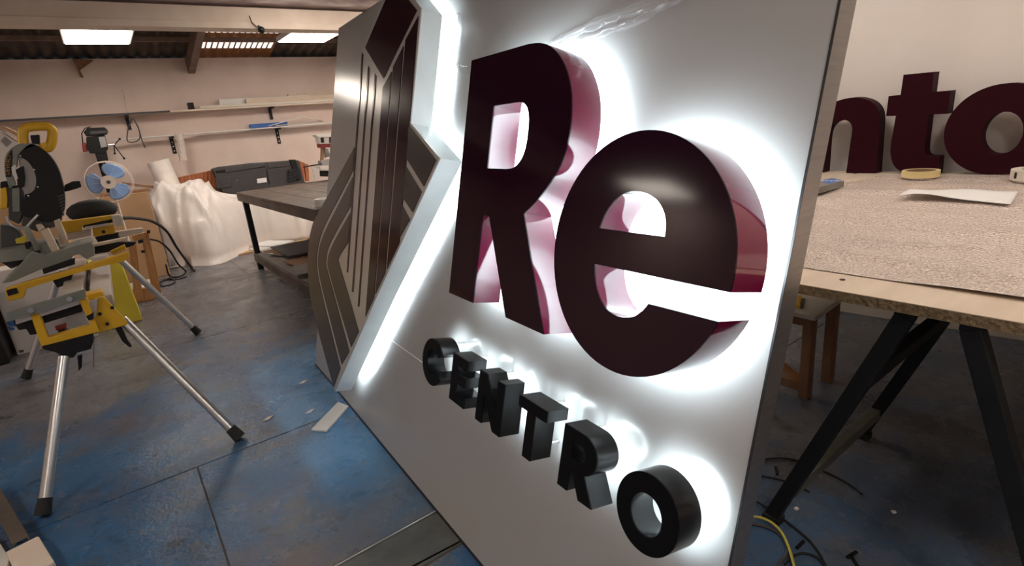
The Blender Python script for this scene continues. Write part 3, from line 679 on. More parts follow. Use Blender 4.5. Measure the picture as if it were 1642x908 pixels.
# right leg bracket of the near head
B().prism([AY(*p, 3.18) for p in ((152, 480), (166, 476), (176, 487), (204, 516), (204, 521), (152, 536))], (0, .03, 0)).build('leg_bracket', 'yellow', t, smooth=0, bevel=.003)
PY([(136, 474), (164, 468), (168, 476), (142, 482)], 3.3, .1).build('head_cap', 'yellow', t, smooth=0, bevel=.003)
PY([(60, 520), (134, 498), (142, 524), (78, 543)], 3.5, .02).build('back_plate', 'pale_aluminium', t, smooth=0)
B().prism([AY(*p, 3.16) for p in ((134, 486), (156, 480), (152, 536), (146, 532))], (0, .02, 0)).build('bracket_web', 'pale_aluminium', t, smooth=0)
for px, py in ((172, 520), (180, 494), (160, 504)):
    p = AY(px, py, 3.17); B().cyl(p, p+V((0, .02, 0)), .008, n=10).build('bolt', 'black_plastic', t)
PY([(138, 508), (150, 502), (150, 512), (142, 514)], 3.13, .03).build('release_lever', 'black_plastic', t, smooth=0)
PY([(184, 526), (194, 522), (204, 545), (212, 556), (208, 558), (196, 548)], 3.2, .03).build('leg_lever', 'black_plastic', t, smooth=0, bevel=.003)
PY([(124, 572), (132, 570), (131, 590), (126, 596)], 3.25, .03).build('leg_lever', 'black_plastic', t, smooth=0, bevel=.003)
# tool mounting bar under the saw
PY([(8, 464), (44, 452), (120, 431), (196, 408), (206, 404), (208, 412), (198, 420), (160, 428), (148, 432), (118, 440), (60, 458), (42, 464), (38, 478), (12, 484)], 4.18, .06).build('mounting_bar', 'yellow', t, smooth=0, bevel=.004)
PY([(10, 466), (26, 462), (29, 470), (13, 475)], 4.17, .01).build('bar_end_slot', 'black_plastic', t, smooth=0)
PY([(176, 404), (200, 393), (203, 400), (182, 409)], 4.6, .05).build('mounting_bar', 'yellow', t, smooth=0, bevel=.003)
PY([(84, 450), (118, 438), (112, 455), (92, 462)], 4.2, .06).build('clamp_lever', 'black_plastic', t, smooth=0, bevel=.004)
# ---- mitre saw
YS = 4.42
t = thing('mitre_saw', 'large mitre saw with yellow handle and black blade guard on the stand', 'saw', (-.35, 4.45, .80))
PY([(2, 455), (26, 432), (50, 404), (70, 410), (128, 392), (147, 388), (152, 410), (138, 416), (128, 408), (118, 410), (112, 420), (66, 432), (20, 452)], 4.24, .30).build('base_casting', 'grey_casting', t, smooth=0, bevel=.005)
PY([(68, 432), (120, 414), (120, 424), (70, 440)], 4.22, .03).build('base_slot', 'black_plastic', t, smooth=0)
c = AY(40, 395, 4.5)
B().cyl(c+V((0, 0, -.06)), c+V((0, 0, .015)), .17, n=36).build('turntable', 'grey_casting', t, smooth=30)
gc = AY(46, 292, YS)
def gpt(px, py): return AY(px, py, YS)
outer = catmull([gpt(*p) for p in ((33, 243), (48, 231), (66, 237), (82, 252), (94, 272), (101, 296), (104, 320), (102, 340), (92, 352), (72, 354), (50, 350), (34, 345))], 4)
inner = catmull([gpt(*p) for p in ((40, 312), (48, 310), (55, 304), (58, 292), (56, 278), (50, 266), (42, 257), (30, 251))], 4)
B().prism([list(outer)+list(inner)], (0, .10, 0)).build('blade_guard', 'black_plastic', t, smooth=30, bevel=.006)
for k in range(7):
    a, b_ = gpt(92+k*1.6, 316+k*5), gpt(104-k*.4, 312+k*5)
    B().beam(a+V((0, -.004, 0)), b_+V((0, -.004, 0)), .006, .008).build('guard_rib', 'dark_grey', t, smooth=0)
B().prism([catmull([gpt(*p)+V((0, .03, 0)) for p in ((28, 250), (40, 253), (52, 266), (59, 284), (59, 300), (52, 312), (42, 316), (34, 300))], 3)], (0, .006, 0)).build('blade', 'blade_grey', t, smooth=0)
for p in ((33, 250), (55, 272), (61, 300), (46, 314), (17, 300)):
    q_ = gpt(*p)+V((0, -.004, 0)); B().ball(q_, .007, 8, 6).build('guard_screw', 'chrome', t)
B().prism([catmull([gpt(*p) for p in ((10, 286), (7, 268), (9, 250), (18, 238), (30, 231), (44, 229), (58, 232), (50, 236), (34, 243), (28, 252), (26, 268), (20, 262), (19, 280), (24, 296), (14, 300))], 3)], (0, .06, 0)).build('upper_casing', 'grey_casting', t, smooth=30, bevel=.006)
PY([(9, 284), (8, 266), (12, 250), (19, 240), (20, 252), (18, 266), (18, 284)], YS-.006, .008).build('name_plate', 'black_plastic', t, smooth=0)
text_part('name_lettering', 'DEWALT', 'rust_letters', t, gpt(13.2, 264)+V((0, -.008, 0)), gpt(13.4, 258)-gpt(12.4, 272), gpt(0, 264)-gpt(20, 264), .030, .001)
PY([(18, 268), (26, 264), (25, 274), (27, 280), (29, 287), (25, 287), (20, 280)], YS-.012, .03).build('guard_link', 'white_paint', t, smooth=0, bevel=.003)
PY([(25, 272), (37, 266), (40, 285), (38, 300), (28, 300), (27, 286)], YS-.006, .05).build('arbor_cover', 'black_plastic', t, smooth=0, bevel=.004)
PY([(0, 302), (10, 300), (12, 318), (11, 334), (0, 336)], YS+.02, .12).build('motor_housing', 'yellow', t, smooth=0, bevel=.006)
PY([(0, 292), (12, 290), (13, 300), (0, 303)], YS+.02, .12).build('motor_cap', 'black_plastic', t, smooth=0, bevel=.006)
PY([(12, 300), (36, 296), (38, 340), (30, 360), (14, 352)], YS+.03, .12).build('pivot_arm', 'dark_grey', t, smooth=0, bevel=.006)
PY([(19, 302), (31, 301), (32, 340), (20, 340)], YS+.015, .02).build('arm_web', 'grey_casting', t, smooth=0, bevel=.003)
hp = catmull([gpt(*p)+V((0, .02, 0)) for p in ((37, 230), (36, 215), (40, 206), (56, 203), (74, 203), (83, 208), (84, 218), (81, 232), (74, 238), (68, 229))], 5)
B().tube(hp, .026, 12).build('handle', 'yellow', t, smooth=60)
PY([(48, 217), (63, 216), (64, 232), (51, 230)], YS, .05).build('trigger', 'black_plastic', t, smooth=0, bevel=.004)
PY([(103, 297), (116, 291), (128, 290), (131, 300), (122, 303), (112, 306), (104, 308)], YS+.05, .06).build('dust_port', 'black_plastic', t, smooth=0, bevel=.006)
PY([(38, 340), (100, 346), (96, 362), (60, 372), (34, 362)], YS+.03, .10).build('lower_carriage', 'dark_grey', t, smooth=0, bevel=.006)
B().tube(catmull([gpt(*p)+V((0, -.03, 0)) for p in ((12, 346), (16, 358), (28, 364), (42, 364), (52, 354), (62, 344))], 6), .008, 8).build('cable_guide', 'aluminium', t, smooth=60)
PY([(0, 360), (14, 362), (30, 372), (40, 392), (34, 424), (18, 432), (0, 420)], YS+.05, .12).build('bevel_housing', 'dark_grey', t, smooth=0, bevel=.008)
B().beam(gpt(42, 362)+V((0, -.06, 0)), gpt(70, 412)+V((0, -.10, 0)), .03, .02).build('mitre_arm', 'grey_casting', t, smooth=0, bevel=.004)
PY([(52, 404), (64, 402), (66, 414), (54, 416)], YS-.13, .04).build('mitre_knob', 'black_plastic', t, smooth=0, bevel=.006)
PY([(38, 390), (48, 387), (50, 398), (42, 400)], YS-.1, .04).build('lock_knob', 'black_plastic', t, smooth=0, bevel=.006)
PY([(24, 384), (44, 377), (42, 390), (26, 391)], YS-.05, .03).build('scale_plate', 'yellow_dull', t, smooth=0, bevel=.003)
PY([(57, 361), (65, 359), (72, 366), (62, 372)], YS-.05, .04).build('clamp_pad', 'wood_pale', t, smooth=0, bevel=.004)
saw = t
# ---- boards standing on the saw table
for k, (q, lab) in enumerate((([(65, 371), (77, 366), (96, 404), (86, 410)], 'pale wooden block leaning against the saw fence'), ([(86, 354), (95, 351), (108, 384), (103, 392), (96, 390)], 'pale wooden block upright behind the first one on the saw'),
                 ([(86, 410), (98, 402), (202, 381), (203, 385), (104, 406)], 'long pale board lying across the saw table'))):
    o = PY(q, 4.30+.12*k*(k != 2), .05).build('fence_board', 'wood_pale', saw, smooth=0, bevel=.003)
# ---- second yellow clamp fixture behind the saw
YK = 4.95
t = thing('clamp_fixture', 'yellow clamping frame with black rail behind the mitre saw', 'clamp', (-.1, YK, .80))
PY([(98, 356), (182, 345), (182, 351), (132, 362), (132, 370), (106, 374)], YK, .06).build('top_bar', 'yellow', t, smooth=0, bevel=.004)
PY([(132, 357), (180, 349), (181, 357), (134, 366)], YK+.01, .05).build('rail', 'black_plastic', t, smooth=0, bevel=.003)
PY([(136, 364), (174, 358), (174, 362), (137, 368)], YK-.01, .03).build('rail_strip', 'pale_aluminium', t, smooth=0)
PY([(179, 346), (192, 344), (198, 350), (197, 359), (190, 364), (182, 361)], YK-.01, .06).build('end_cap', 'cream_board', t, smooth=0, bevel=.006)
PY([(148, 366), (182, 361), (186, 374), (150, 380)], YK+.02, .05).build('yoke', 'yellow', t, smooth=0, bevel=.004)
PY([(106, 374), (146, 368), (146, 378), (108, 386)], YK+.02, .05).build('wooden_jaw', 'wood_pale', t, smooth=0, bevel=.003)
PY([(152, 381), (190, 373), (190, 386), (158, 390)], YK+.03, .05).build('screw_box', 'black_plastic', t, smooth=0, bevel=.004)
PY([(188, 376), (198, 386), (196, 400), (150, 404), (146, 400)], YK+.05, .05).build('stand_plate', 'dark_grey', t, smooth=0, bevel=.003)
p = AY(166, 372, YK+.01); B().cyl(p, p+V((0, .02, 0)), .012, n=12).build('bolt', 'black_plastic', t)
PY([(146, 397), (190, 388), (220, 388), (214, 394), (190, 402), (152, 408)], 4.7, .06).build('motor_nose', 'black_plastic', t, smooth=0, bevel=.006)
o = B().ball(AY(148, 338, 5.2), (.16, .10, .085)).build('dust_bag', 'black_rubber', smooth=180)
tag(o, 'slumped black dust bag hanging behind the mitre saw guard', 'bag')
o = PY([(184, 372), (228, 366), (231, 369), (228, 374), (190, 382)], 5.3, .06).build('wood_offcut', 'wood_pale', smooth=0, bevel=.003); tag(o, 'pale wood offcut poking out right of the yellow clamp', 'wood')
# ---- white sack box, black bin, yellow box behind the stand
t = thing('white_carton', 'tall white carton with blue and red print standing behind the saw stand', 'box', (-.6, 5.9, 0))
B().box((-.91, 5.75, 0), (-.37, 6.02, .70)).build('carton', 'carton_white', t, smooth=0, bevel=.006)
for q, m in (([(10, 518), (16, 513), (24, 514), (25, 524), (16, 524)], 'blue_print'), ([(12, 524), (24, 526), (22, 530), (16, 530)], 'blue_print'), ([(30, 562), (38, 561), (38, 565), (31, 566)], 'dark_grey')):
    PY(q, 5.748, .002).build('printed_mark', m, t, smooth=0)
o = B().box((-1.45, 5.55, 0), (-.935, 6.0, .62)).build('dark_bin', 'black_plastic', smooth=0, bevel=.02); tag(o, 'black bin at the left edge beside the white carton', 'bin')
o = B().prism([(-.36, 5.93, .0), (-.03, 5.93, .0), (-.06, 5.93, .60), (-.36, 5.93, .60)], (0, .28, 0)).build('yellow_box', 'yellow_dull', smooth=0, bevel=.008); tag(o, 'dull yellow plastic box on the floor right of the white carton', 'box')
# ---- cartons at far left behind the saw
o = B().box((-1.25, 6.75, 0), (-.42, 7.3, 1.14)).build('brown_carton', 'cardboard', smooth=0, bevel=.006); tag(o, 'large brown carton under the white one at the left edge', 'box')
t = thing('white_carton', 'tilted white carton with grey label at the left edge behind the saw', 'box', (-.8, 7.0, 1.145))
cq = [AY(*p, 6.85) for p in ((-60, 175), (2, 206), (33, 226), (36, 300), (20, 318), (-60, 330))]
lowz = min(p.z for p in cq); cq = [p+V((0, 0, 1.145-lowz)) for p in cq]
B().prism(cq, (0, .3, 0)).build('carton', 'carton_white', t, smooth=0, bevel=.005)
PY([(1, 226), (8, 219), (19, 228), (11, 236)], 6.845, .004).build('grey_label', 'grey_board', t, smooth=0)
PY([(3, 205), (6, 202), (36, 217), (36, 224)], 6.83, .3).build('carton_flap', 'cardboard', t, smooth=0)
# ---- wooden trestle with slots
t = thing('wooden_sawhorse', 'orange wooden frame with slotted uprights beside the yellow box', 'sawhorse', (.1, 6.65, 0))
YW2 = 6.66
PY([(206, 392), (218, 390), (230, 482), (216, 484)], YW2, .05).build('upright', 'wood_orange', t, smooth=0, bevel=.004)
PY([(226, 376), (238, 374), (259, 470), (246, 476)], YW2+.04, .05).build('upright', 'wood_orange', t, smooth=0, bevel=.004)
PY([(212, 466), (246, 460), (258, 472), (248, 480), (224, 486), (214, 484)], YW2+.02, .05).build('foot_rail', 'wood_orange', t, smooth=0, bevel=.004)
PY([(212, 378), (238, 372), (240, 380), (214, 388)], YW2+.03, .05).build('top_rail', 'wood_orange', t, smooth=0, bevel=.004)
for q in ([(221, 386), (229, 384), (230, 389), (222, 391)], [(226, 402), (232, 401), (233, 405), (227, 406)], [(235, 370), (241, 369), (241, 374), (236, 375)]):
    PY(q, YW2-.004, .02).build('clip', 'black_plastic', t, smooth=0)
# ---- tall brown carton
t = thing('tall_carton', 'tall brown cardboard box standing behind the wooden sawhorse', 'box', (.15, 8.0, 0))
B().box((-.12, 7.95, 0), (.385, 8.25, 1.05)).build('carton', 'cardboard', t, smooth=0, bevel=.006)
B().box((-.08, 7.98, 1.05), (.42, 8.20, 1.085)).build('lid_flap', 'wood_brown', t, smooth=0, bevel=.004)
o = B().beam(AY(198, 300, 7.8), AY(248, 306, 7.8), .06, .03).build('wood_stick', 'wood_brown', smooth=0, bevel=.003); tag(o, 'dark wooden stick lying on top of the tall brown box', 'wood')
o.location.z = 1.087
# ---- pedestal fan
YN = 7.55; fc = AY(175, 292, YN)
t = thing('pedestal_fan', 'pedestal fan with blue blades and clear round guard', 'fan', (fc.x, YN+.1, 0))
FR = .225; fd = (CAM-fc); fd = V((-.12, -1, .02)).normalized(); fa = fd.cross(V((0, 0, 1))).normalized(); fb = fa.cross(fd)
def fp(r, a, o_=0): return fc+(fa*math.cos(a)+fb*math.sin(a))*r+fd*o_
for k in range(3):
    a0 = math.radians(120*k)
    B().grid(lambda u, v: fp(.04+.165*u*(1-.22*(2*v-1)**4), a0+(v-.5)*(.8+.75*math.sin(u*2.2)), .035*(v-.5)+.0), 10, 14).build('blade', 'blue_fan', t, smooth=180, solid=.003, fix=False)
B().cyl(fc+fd*.05, fc-fd*.03, .072, .062, n=28).build('hub', 'fan_white', t, smooth=30)
B().cyl(fc+fd*.052, fc+fd*.048, .02, n=20).build('hub_badge', 'dark_grey', t)
for r_, o_ in ((FR, 0), (FR-.01, .045)):
    B().tube([fp(r_, 2*math.pi*i/48, o_) for i in range(48)], .0035, 6, True).build('guard_ring', 'fan_white', t, smooth=180)
for k in range(12):
    a = 2*math.pi*k/12
    B().tube([fp(.05, a, .06), fp(FR*.6, a, .062), fp(FR-.01, a, .045), fp(FR, a, 0)], .0009, 5).build('guard_wire', 'fan_white', t, smooth=180)
B().cyl(fc-fd*.03, fc-fd*.16, .06, .045, n=20).build('motor', 'fan_white', t, smooth=40)
B().cyl((fc.x+.015, YN+.11, .03), (fc.x+.015, YN+.11, fc.z-.02), .014, n=14).build('pole', 'fan_white', t)
B().cyl((fc.x+.015, YN+.11, 0), (fc.x+.015, YN+.11, .03), .17, .14, n=32).build('base', 'fan_white', t, smooth=40)
# ---- drill press
YD = 8.5
def dp(px, py, dy=0): return AY(px, py, YD+dy)
bx = dp(158, 260)
t = thing('drill_press', 'black drill press with silver plate and spoke handle behind the fan', 'drill press', (bx.x, YD+.2, 0))
B().cyl((bx.x+.03, YD+.24, .03), (bx.x+.03, YD+.24, dp(158, 232).z), .04, n=20).build('column', 'dark_steel', t)
B().box((bx.x-.15, YD+.02, 0), (bx.x+.2, YD+.45, .03)).build('base', 'dark_steel', t, smooth=0, bevel=.004)
PY([(134, 212), (140, 205), (168, 204), (174, 210), (172, 215), (138, 218)], YD, .30).build('pulley_cover', 'black_plastic', t, smooth=0, bevel=.01)
PY([(144, 211), (173, 209), (174, 213), (146, 215)], YD-.004, .01).build('cover_trim', 'dark_grey', t, smooth=0)
PY([(138, 220), (168, 216), (174, 238), (168, 246), (144, 246), (139, 238)], YD+.02, .22).build('head', 'black_plastic', t, smooth=0, bevel=.01)
PY([(158, 220), (168, 219), (172, 235), (162, 237)], YD+.012, .01).build('silver_plate', 'aluminium', t, smooth=0)
PY([(152, 244), (171, 243), (174, 258), (156, 257)], YD+.03, .14).build('quill', 'dark_steel', t, smooth=0, bevel=.006)
PY([(131, 230), (138, 229), (141, 243), (133, 244)], YD+.05, .06).build('switch_box', 'red', t, smooth=0, bevel=.004)
B().tube([dp(133, 230, .06), dp(131, 214, .06), dp(136, 206, .08), dp(146, 203, .1)], .006, 6).build('cable', 'black_rubber', t, smooth=180)
B().cyl(dp(174, 233, .05), dp(184, 232, .05), .014, n=14).build('feed_hub', 'chrome', t)
for q in ((192, 223), (199, 254), (184, 246)):
    B().cyl(dp(183, 233, .04), dp(*q, .04), .006, n=8).build('feed_spoke', 'dark_steel', t); B().ball(dp(*q, .04), .014, 10, 7).build('knob', 'black_plastic', t)
# ---- white roll of film leaning behind the heap
a = AY(253, 258, 8.89); b_ = V((a.x+.22, 8.88, .03))
o = B().pipe(a, b_, .135, .115, 32).build('white_roll', 'white_roll', smooth=40); tag(o, 'thick white roll leaning against the back wall behind the plastic sheet', 'roll')
# ---- plastic covered heap
HP = [(.42, .96), (.55, 1.05), (.92, 1.03), (1.20, .86), (1.62, .72), (1.85, .60), (2.2, .48), (2.5, .34)]
def prof(x):
    for (x0, z0), (x1, z1) in zip(HP[:-1], HP[1:]):
        if x <= x1: return z0+(z1-z0)*max(0, (x-x0)/(x1-x0))
    return HP[-1][1]
def front(x): return 8.55-.62*math.exp(-((x-.9)/.33)**2)-.05*math.sin(x*6)
rn = random.Random(4); cr = [(rn.uniform(.4, 2.5), rn.uniform(8, 8.9), rn.uniform(0, math.pi), rn.uniform(.015, .05), rn.uniform(.05, .14)) for _ in range(70)]
def heap(u, v):
    x = .42+2.05*u; yf = front(x); yb = 8.72; h = prof(x)
    yb -= .10; s = min(1, v/.72); y = yf+(yb-yf)*(.25*s+.75*s**1.6) if v < .72 else yb+(v-.72)/.28*.12
    z = h*(1-(1-s)**2.1)
    for cx, cy, ang, amp, wd in cr:
        q = (x-cx)*math.cos(ang)+(y-cy)*math.sin(ang); r_ = math.hypot(x-cx, (y-cy)+.3*(z-.5))
        z += amp*math.exp(-(q/(wd*.35))**2)*math.exp(-(r_/.35)**2)*min(1, v*6)
        y -= .5*amp*math.exp(-(q/(wd*.35))**2)*math.exp(-(r_/.35)**2)*min(1, v*6)
    if v < .04: z = .004
    return V((x, y, max(z, .004)))
o = B().grid(heap, 90, 60).build('plastic_sheet', 'sheet_plastic', smooth=180, solid=.002, fix=False); tag(o, 'crumpled translucent white plastic sheet draped over a heap by the back wall', 'plastic sheet')
t = thing('board_stack', 'stack of brown boards under the plastic sheet against the back wall', 'boards', (1.6, 9.0, 0))
for k in range(8):
    B().box((1.02+.02*(k % 2), 8.88, .1*k), (2.75-.03*(k % 3), 9.15, .1*k+.095)).build('board', ('cardboard', 'wood_brown', 'grey_board')[k % 3], t, smooth=0, bevel=.004)
for k, (x0, x1, y0, y1, z0, m, lab) in enumerate(((1.2, 2.3, 8.30, 8.5, .002, 'cardboard', 'brown card sheet on the floor under the heap edge'), (2.25, 2.75, 8.25, 8.45, .002, 'wood_brown', 'brown plank on the floor right of the heap'))):
    o = B().box((x0, y0, z0), (x1, y1, z0+.02)).build('floor_plank', m, smooth=0); tag(o, lab, 'board')
# ---- dark tool case and orange slatted panel
t = thing('tool_case', 'long dark grey hard case with latches standing behind the bench', 'case', (1.9, 8.95, .80))
YC = 8.9
def case(q, dy, dep, nm, m, bev=.006): PY(q, YC+dy, dep).build(nm, m, t, smooth=0, bevel=bev)
cb_ = [AY(*q, YC) for q in ((340, 271), (350, 268), (400, 262), (470, 257), (480, 258), (488, 290))]; cb_ += [V((cb_[-1].x+.04, YC, .80)), V((cb_[0].x+.07, YC, .80))]
B().prism(cb_, (0, .14, 0)).build('body', 'dark_case', t, smooth=0, bevel=.01)
#case([(340, 271), (350, 268), (400, 262), (470, 257), (480, 258), (484, 275)], 0, .14, 'body', 'dark_case', .01)
case([(360, 269), (398, 264), (424, 262), (424, 267), (362, 277)], -.015, .03, 'lid_rib', 'dark_case')
case([(428, 262), (464, 258), (465, 266), (430, 270)], -.015, .03, 'lid_rib', 'dark_case')
case([(346, 274), (425, 266), (425, 268), (347, 278)], -.004, .01, 'seam', 'black_plastic', 0)
case([(412, 287), (427, 285), (428, 292), (413, 294)], -.006, .01, 'white_label', 'paper', 0)
case([(426, 271), (428, 271), (433, 296), (431, 296)], -.004, .01, 'seam', 'black_plastic', 0)
case([(344, 286), (370, 283), (372, 300), (348, 303)], -.012, .02, 'pocket', 'dark_case')
case([(464, 256), (474, 256), (482, 280), (483, 288), (477, 290)], -.03, .05, 'end_grip', 'black_plastic')
for k in range(4): case([(462, 273+k*5), (480, 270+k*4), (481, 273+k*4), (463, 277+k*5)], -.04, .03, 'strap', 'black_rubber', 0)
p = AY(381, 290, YC-.008); B().cyl(p, p+V((0, .02, 0)), .012, n=12).build('rivet', 'chrome', t)
t = thing('orange_panel', 'orange brown slatted wooden panel behind the dark case', 'panel', (1.6, 9.1, .80))
rngx = [(270+i*(346-270)/12, 270+(i+1)*(346-270)/12) for i in range(12)]
for x0, x1 in rngx:
    f0, f1 = (x0-270)/76, (x1-270)/76
    PY([(x0, 288-f0*16), (x1-.6, 288-f1*16), (x1-.6, 302), (x0, 302)], 9.06, .04).build('slat', 'orange_panel', t, smooth=0, bevel=.003)
for x0 in (474, 481, 488):
    PY([(x0, 256+(x0-474)*.4), (x0+6.4, 258+(x0-474)*.4), (x0+8, 290), (x0+3, 290)], 9.06, .04).build('slat', 'orange_panel', t, smooth=0, bevel=.003)
# ---- work bench
BZ = .95; X0, X1, Y0, Y1 = 1.22, 2.75, 4.2, 7.2
t = thing('work_bench', 'long dark work bench with steel legs left of the sign', 'workbench', ((X0+X1)/2, (Y0+Y1)/2, 0))
for k in range(6):
    xa = X0+(X1-X0)*k/6
    B().box((xa+.002, Y0, BZ-.03), (X0+(X1-X0)*(k+1)/6-.002, Y1, BZ)).build('top_plank', 'bench_top', t, smooth=0, bevel=.003)
B().box((X0, Y0+.01, BZ-.10), (X0+.04, Y1-.01, BZ-.03)).box((X1-.04, Y0+.01, BZ-.10), (X1, Y1-.01, BZ-.03)).build('side_apron', 'bench_top', t, smooth=0)
B().box((X0+.04, Y1-.05, BZ-.10), (X1-.04, Y1-.01, BZ-.03)).box((X0+.04, Y0+.01, BZ-.10), (X1-.04, Y0+.05, BZ-.03)).build('end_apron', 'bench_top', t, smooth=0)
for x in (X0+.03, X1-.09):
    for y in (Y0+.02, 7.06):
        B().box((x, y, 0), (x+.06, y+.06, BZ-.1)).build('leg', 'dark_steel', t, smooth=0, bevel=.003)
B().box((X0+.01, Y0+.05, .17), (X1-.02, 7.05, .20)).build('lower_shelf', 'grey_board', t, smooth=0)
B().box((X0+.005, Y0+.05, .12), (X0+.045, 7.05, .205)).build('shelf_rail', 'bench_top', t, smooth=0, bevel=.003)
rp = random.Random(3)
for k, (px, py, sx_, sy_, a, m, lab) in enumerate(((452, 398, .45, .9, .2, 'paper', 'long white card on the lower bench shelf'), (437, 392, .3, .5, .5, 'paper', 'white sheet under the long card on the bench shelf'), (458, 428, .35, .40, .1, 'wood_brown', 'brown board piece on the lower bench shelf'), (480, 440, .5, .45, -.2, 'grey_board', 'grey board nearest the front of the bench shelf'), (440, 412, .3, .5, .4, 'wood_brown', 'reddish board by the far bench leg on the shelf'), (484, 405, .5, .8, 0, 'dark_grey', 'dark board leaning at the back of the bench shelf'))):
    p = AZ(px, py, .21); p.x = min(max(p.x, X0+.3), X1-.3)
    o = B().rbox((p.x, p.y, .2035+.0125*(k+.5)), (sx_, sy_, .010), rz=a).build('shelf_sheet', m, smooth=0); tag(o, lab, 'sheet', 'sheets on the bench shelf')
c = V((1.33, 4.32, BZ+.001)); o = B().pipe(c, c+V((0, 0, .06)), .06, .035, 28).build('tape_roll', 'white_paint', smooth=30); tag(o, 'white roll on the near corner of the work bench', 'tape')
# ---- small white machine on the far end of the bench
YM = 7.0
t = thing('bench_machine', 'small white drilling machine with red underside on the bench by the sign', 'machine', tuple(AY(520, 290, YM)[:2])+(BZ,))
def pm(q, dy, dep, nm, m, bev=.004): PY(q, YM+dy, dep).build(nm, m, t, smooth=0, bevel=bev)
pm([(506, 216), (540, 213), (540, 220), (510, 220)], 0, .16, 'cover', 'white_paint'); pm([(510, 220), (540, 219), (540, 230), (513, 231)], .01, .14, 'head', 'carton_white')
pm([(514, 221), (519, 220.5), (520, 229), (515, 229)], .004, .01, 'window', 'black_plastic', 0); pm([(528, 220), (533, 220), (533, 229), (528, 229)], .004, .01, 'window', 'black_plastic', 0)
pm([(512, 231), (540, 230), (538, 236), (514, 237)], .02, .12, 'red_skirt', 'red'); pm([(516, 236), (520, 236), (519, 262), (515, 262)], .05, .05, 'column', 'wood_brown')
pm([(521, 237), (526, 237), (530, 252), (522, 254)], .03, .05, 'chuck', 'chrome'); pm([(514, 258), (536, 254), (536, 264), (516, 266)], .0, .12, 'carriage', 'aluminium')
pm([(513, 266), (536, 268), (537, 274), (514, 272)], -.04, .2, 'table_plate', 'white_paint'); pm([(512, 274), (538, 274), (538, 284), (513, 283)], .0, .14, 'base', 'black_plastic')
B().cyl(AY(486, 268, YM), AY(516, 263, YM), .008, n=8).build('feed_lever', 'black_plastic', t)
o = PY([(500, 268), (512, 271), (513, 285), (505, 287)], YM-.06, .012).build('white_plate', 'carton_white', smooth=0); tag(o, 'small white plate propped against the machine on the bench', 'plate')
# ---- wall shelves
def shelf(z, xa, xb, dep, th, m, nm, label):
    t = thing(nm, label, 'shelf', ((xa+xb)/2, WY-dep/2, z)); B().box((xa, WY-dep, z-th), (xb, WY-.002, z)).build('plank', m, t, smooth=0, bevel=.003); return t
zu = 2.03
t = shelf(zu, -2.2, 3.6, .24, .022, 'cream_paint', 'wall_shelf', 'long upper cream shelf along the back wall')
B().box((-2.2, WY-.245, zu-.024), (.95, WY-.238, zu+.002)).build('front_lip', 'dark_grey', t, smooth=0)
for x in (-1.2, .45, 2.3):
    B().box((x-.02, WY-.03, zu-.20), (x+.02, WY-.002, zu-.022)).box((x-.02, WY-.22, zu-.05), (x+.02, WY-.03, zu-.022)).build('bracket', 'dark_steel', t, smooth=0)
for k, (xa, xb, h, dy, lab) in enumerate(((1.32, 3.5, .035, .20, 'thin cream board on the upper shelf with dark end'), (1.95, 3.5, .105, .14, 'pale board lying high at the back of the upper shelf'), (1.6, 2.9, .12, .10, 'white slat lying flat in the middle of the upper shelf'), (2.6, 3.55, .15, .24, 'short pale board at the front right end of the upper shelf'))):
    y1 = WY-.25+dy*.0+k*.058
    o = B().box((xa, y1, zu+.002), (xb, y1+.05, zu+.002+h)).build('timber_length', ('cream_board', 'wood_pale', 'white_paint', 'wood_pale')[k], smooth=0, bevel=.002); tag(o, lab, 'timber', 'timber on the upper shelf')
p = AY(313, 169, WY-.2)
o = B().box((p.x-.09, WY-.24, zu+.003), (p.x-.02, WY-.12, zu+.09)).build('small_box', 'black_plastic', smooth=0, bevel=.003); tag(o, 'small black box at the left end of the boards on the upper shelf', 'box')
zl = 1.70
brs = []
for x, lab in ((.90, 'black slotted wall bracket beside the hanging bubble roll'), (2.34, 'black slotted wall bracket under the blue box')):
    t = thing('shelf_bracket', lab, 'bracket', (x, WY-.1, zl-.2), 'brackets of the lower rail')
    B().box((x-.025, WY-.012, zl-.24), (x+.025, WY-.002, zl+.02)).build('plate', 'black_plastic', t, smooth=0, bevel=.002)
    B().box((x-.02, WY-.2, zl-.03), (x+.02, WY-.012, zl-.006)).build('arm', 'black_plastic', t, smooth=0, bevel=.002)
    for z in (zl-.20, zl-.14, zl-.08): B().cyl((x, WY-.016, z), (x, WY-.011, z), .009, n=10).build('hole', 'cream_board', t)
for k, (xa, xb, y, r_, m, lab) in enumerate(((.18, 3.4, .19, .010, 'white_paint', 'front white tube lying on the lower wall brackets'), (.25, 3.4, .16, .009, 'aluminium', 'aluminium tube behind the front tube on the wall brackets'), (.55, 3.3, .12, .011, 'aluminium', 'aluminium tube in the middle of the wall brackets'), (1.2, 3.2, .07, .012, 'white_paint', 'white tube nearest the wall on the lower brackets'))):
    o = B().cyl((xa, WY-y, zl+.006), (xb, WY-y, zl+.006), r_, n=10).build('metal_tube', m, smooth=40); o.location.z = zl-.005; tag(o, lab, 'tube', 'tubes on the wall brackets')
o = B().box((1.95, WY-.10, zl+.03), (2.5, WY-.03, zl+.09)).build('blue_box', 'blue_print', smooth=0, bevel=.005); tag(o, 'long blue box lying on the tubes of the lower rail', 'box'); o.location.z = zl+.02
o = B().tube([(2.2, WY-.15, zl+.03), (2.75, WY-.12, zl+.14), (3.05, WY-.14, zl+.04), (2.3, WY-.18, zl+.03)], .008, 6).build('bent_wire', 'white_paint', smooth=180); tag(o, 'white bent triangular frame lying on the lower rail', 'frame')
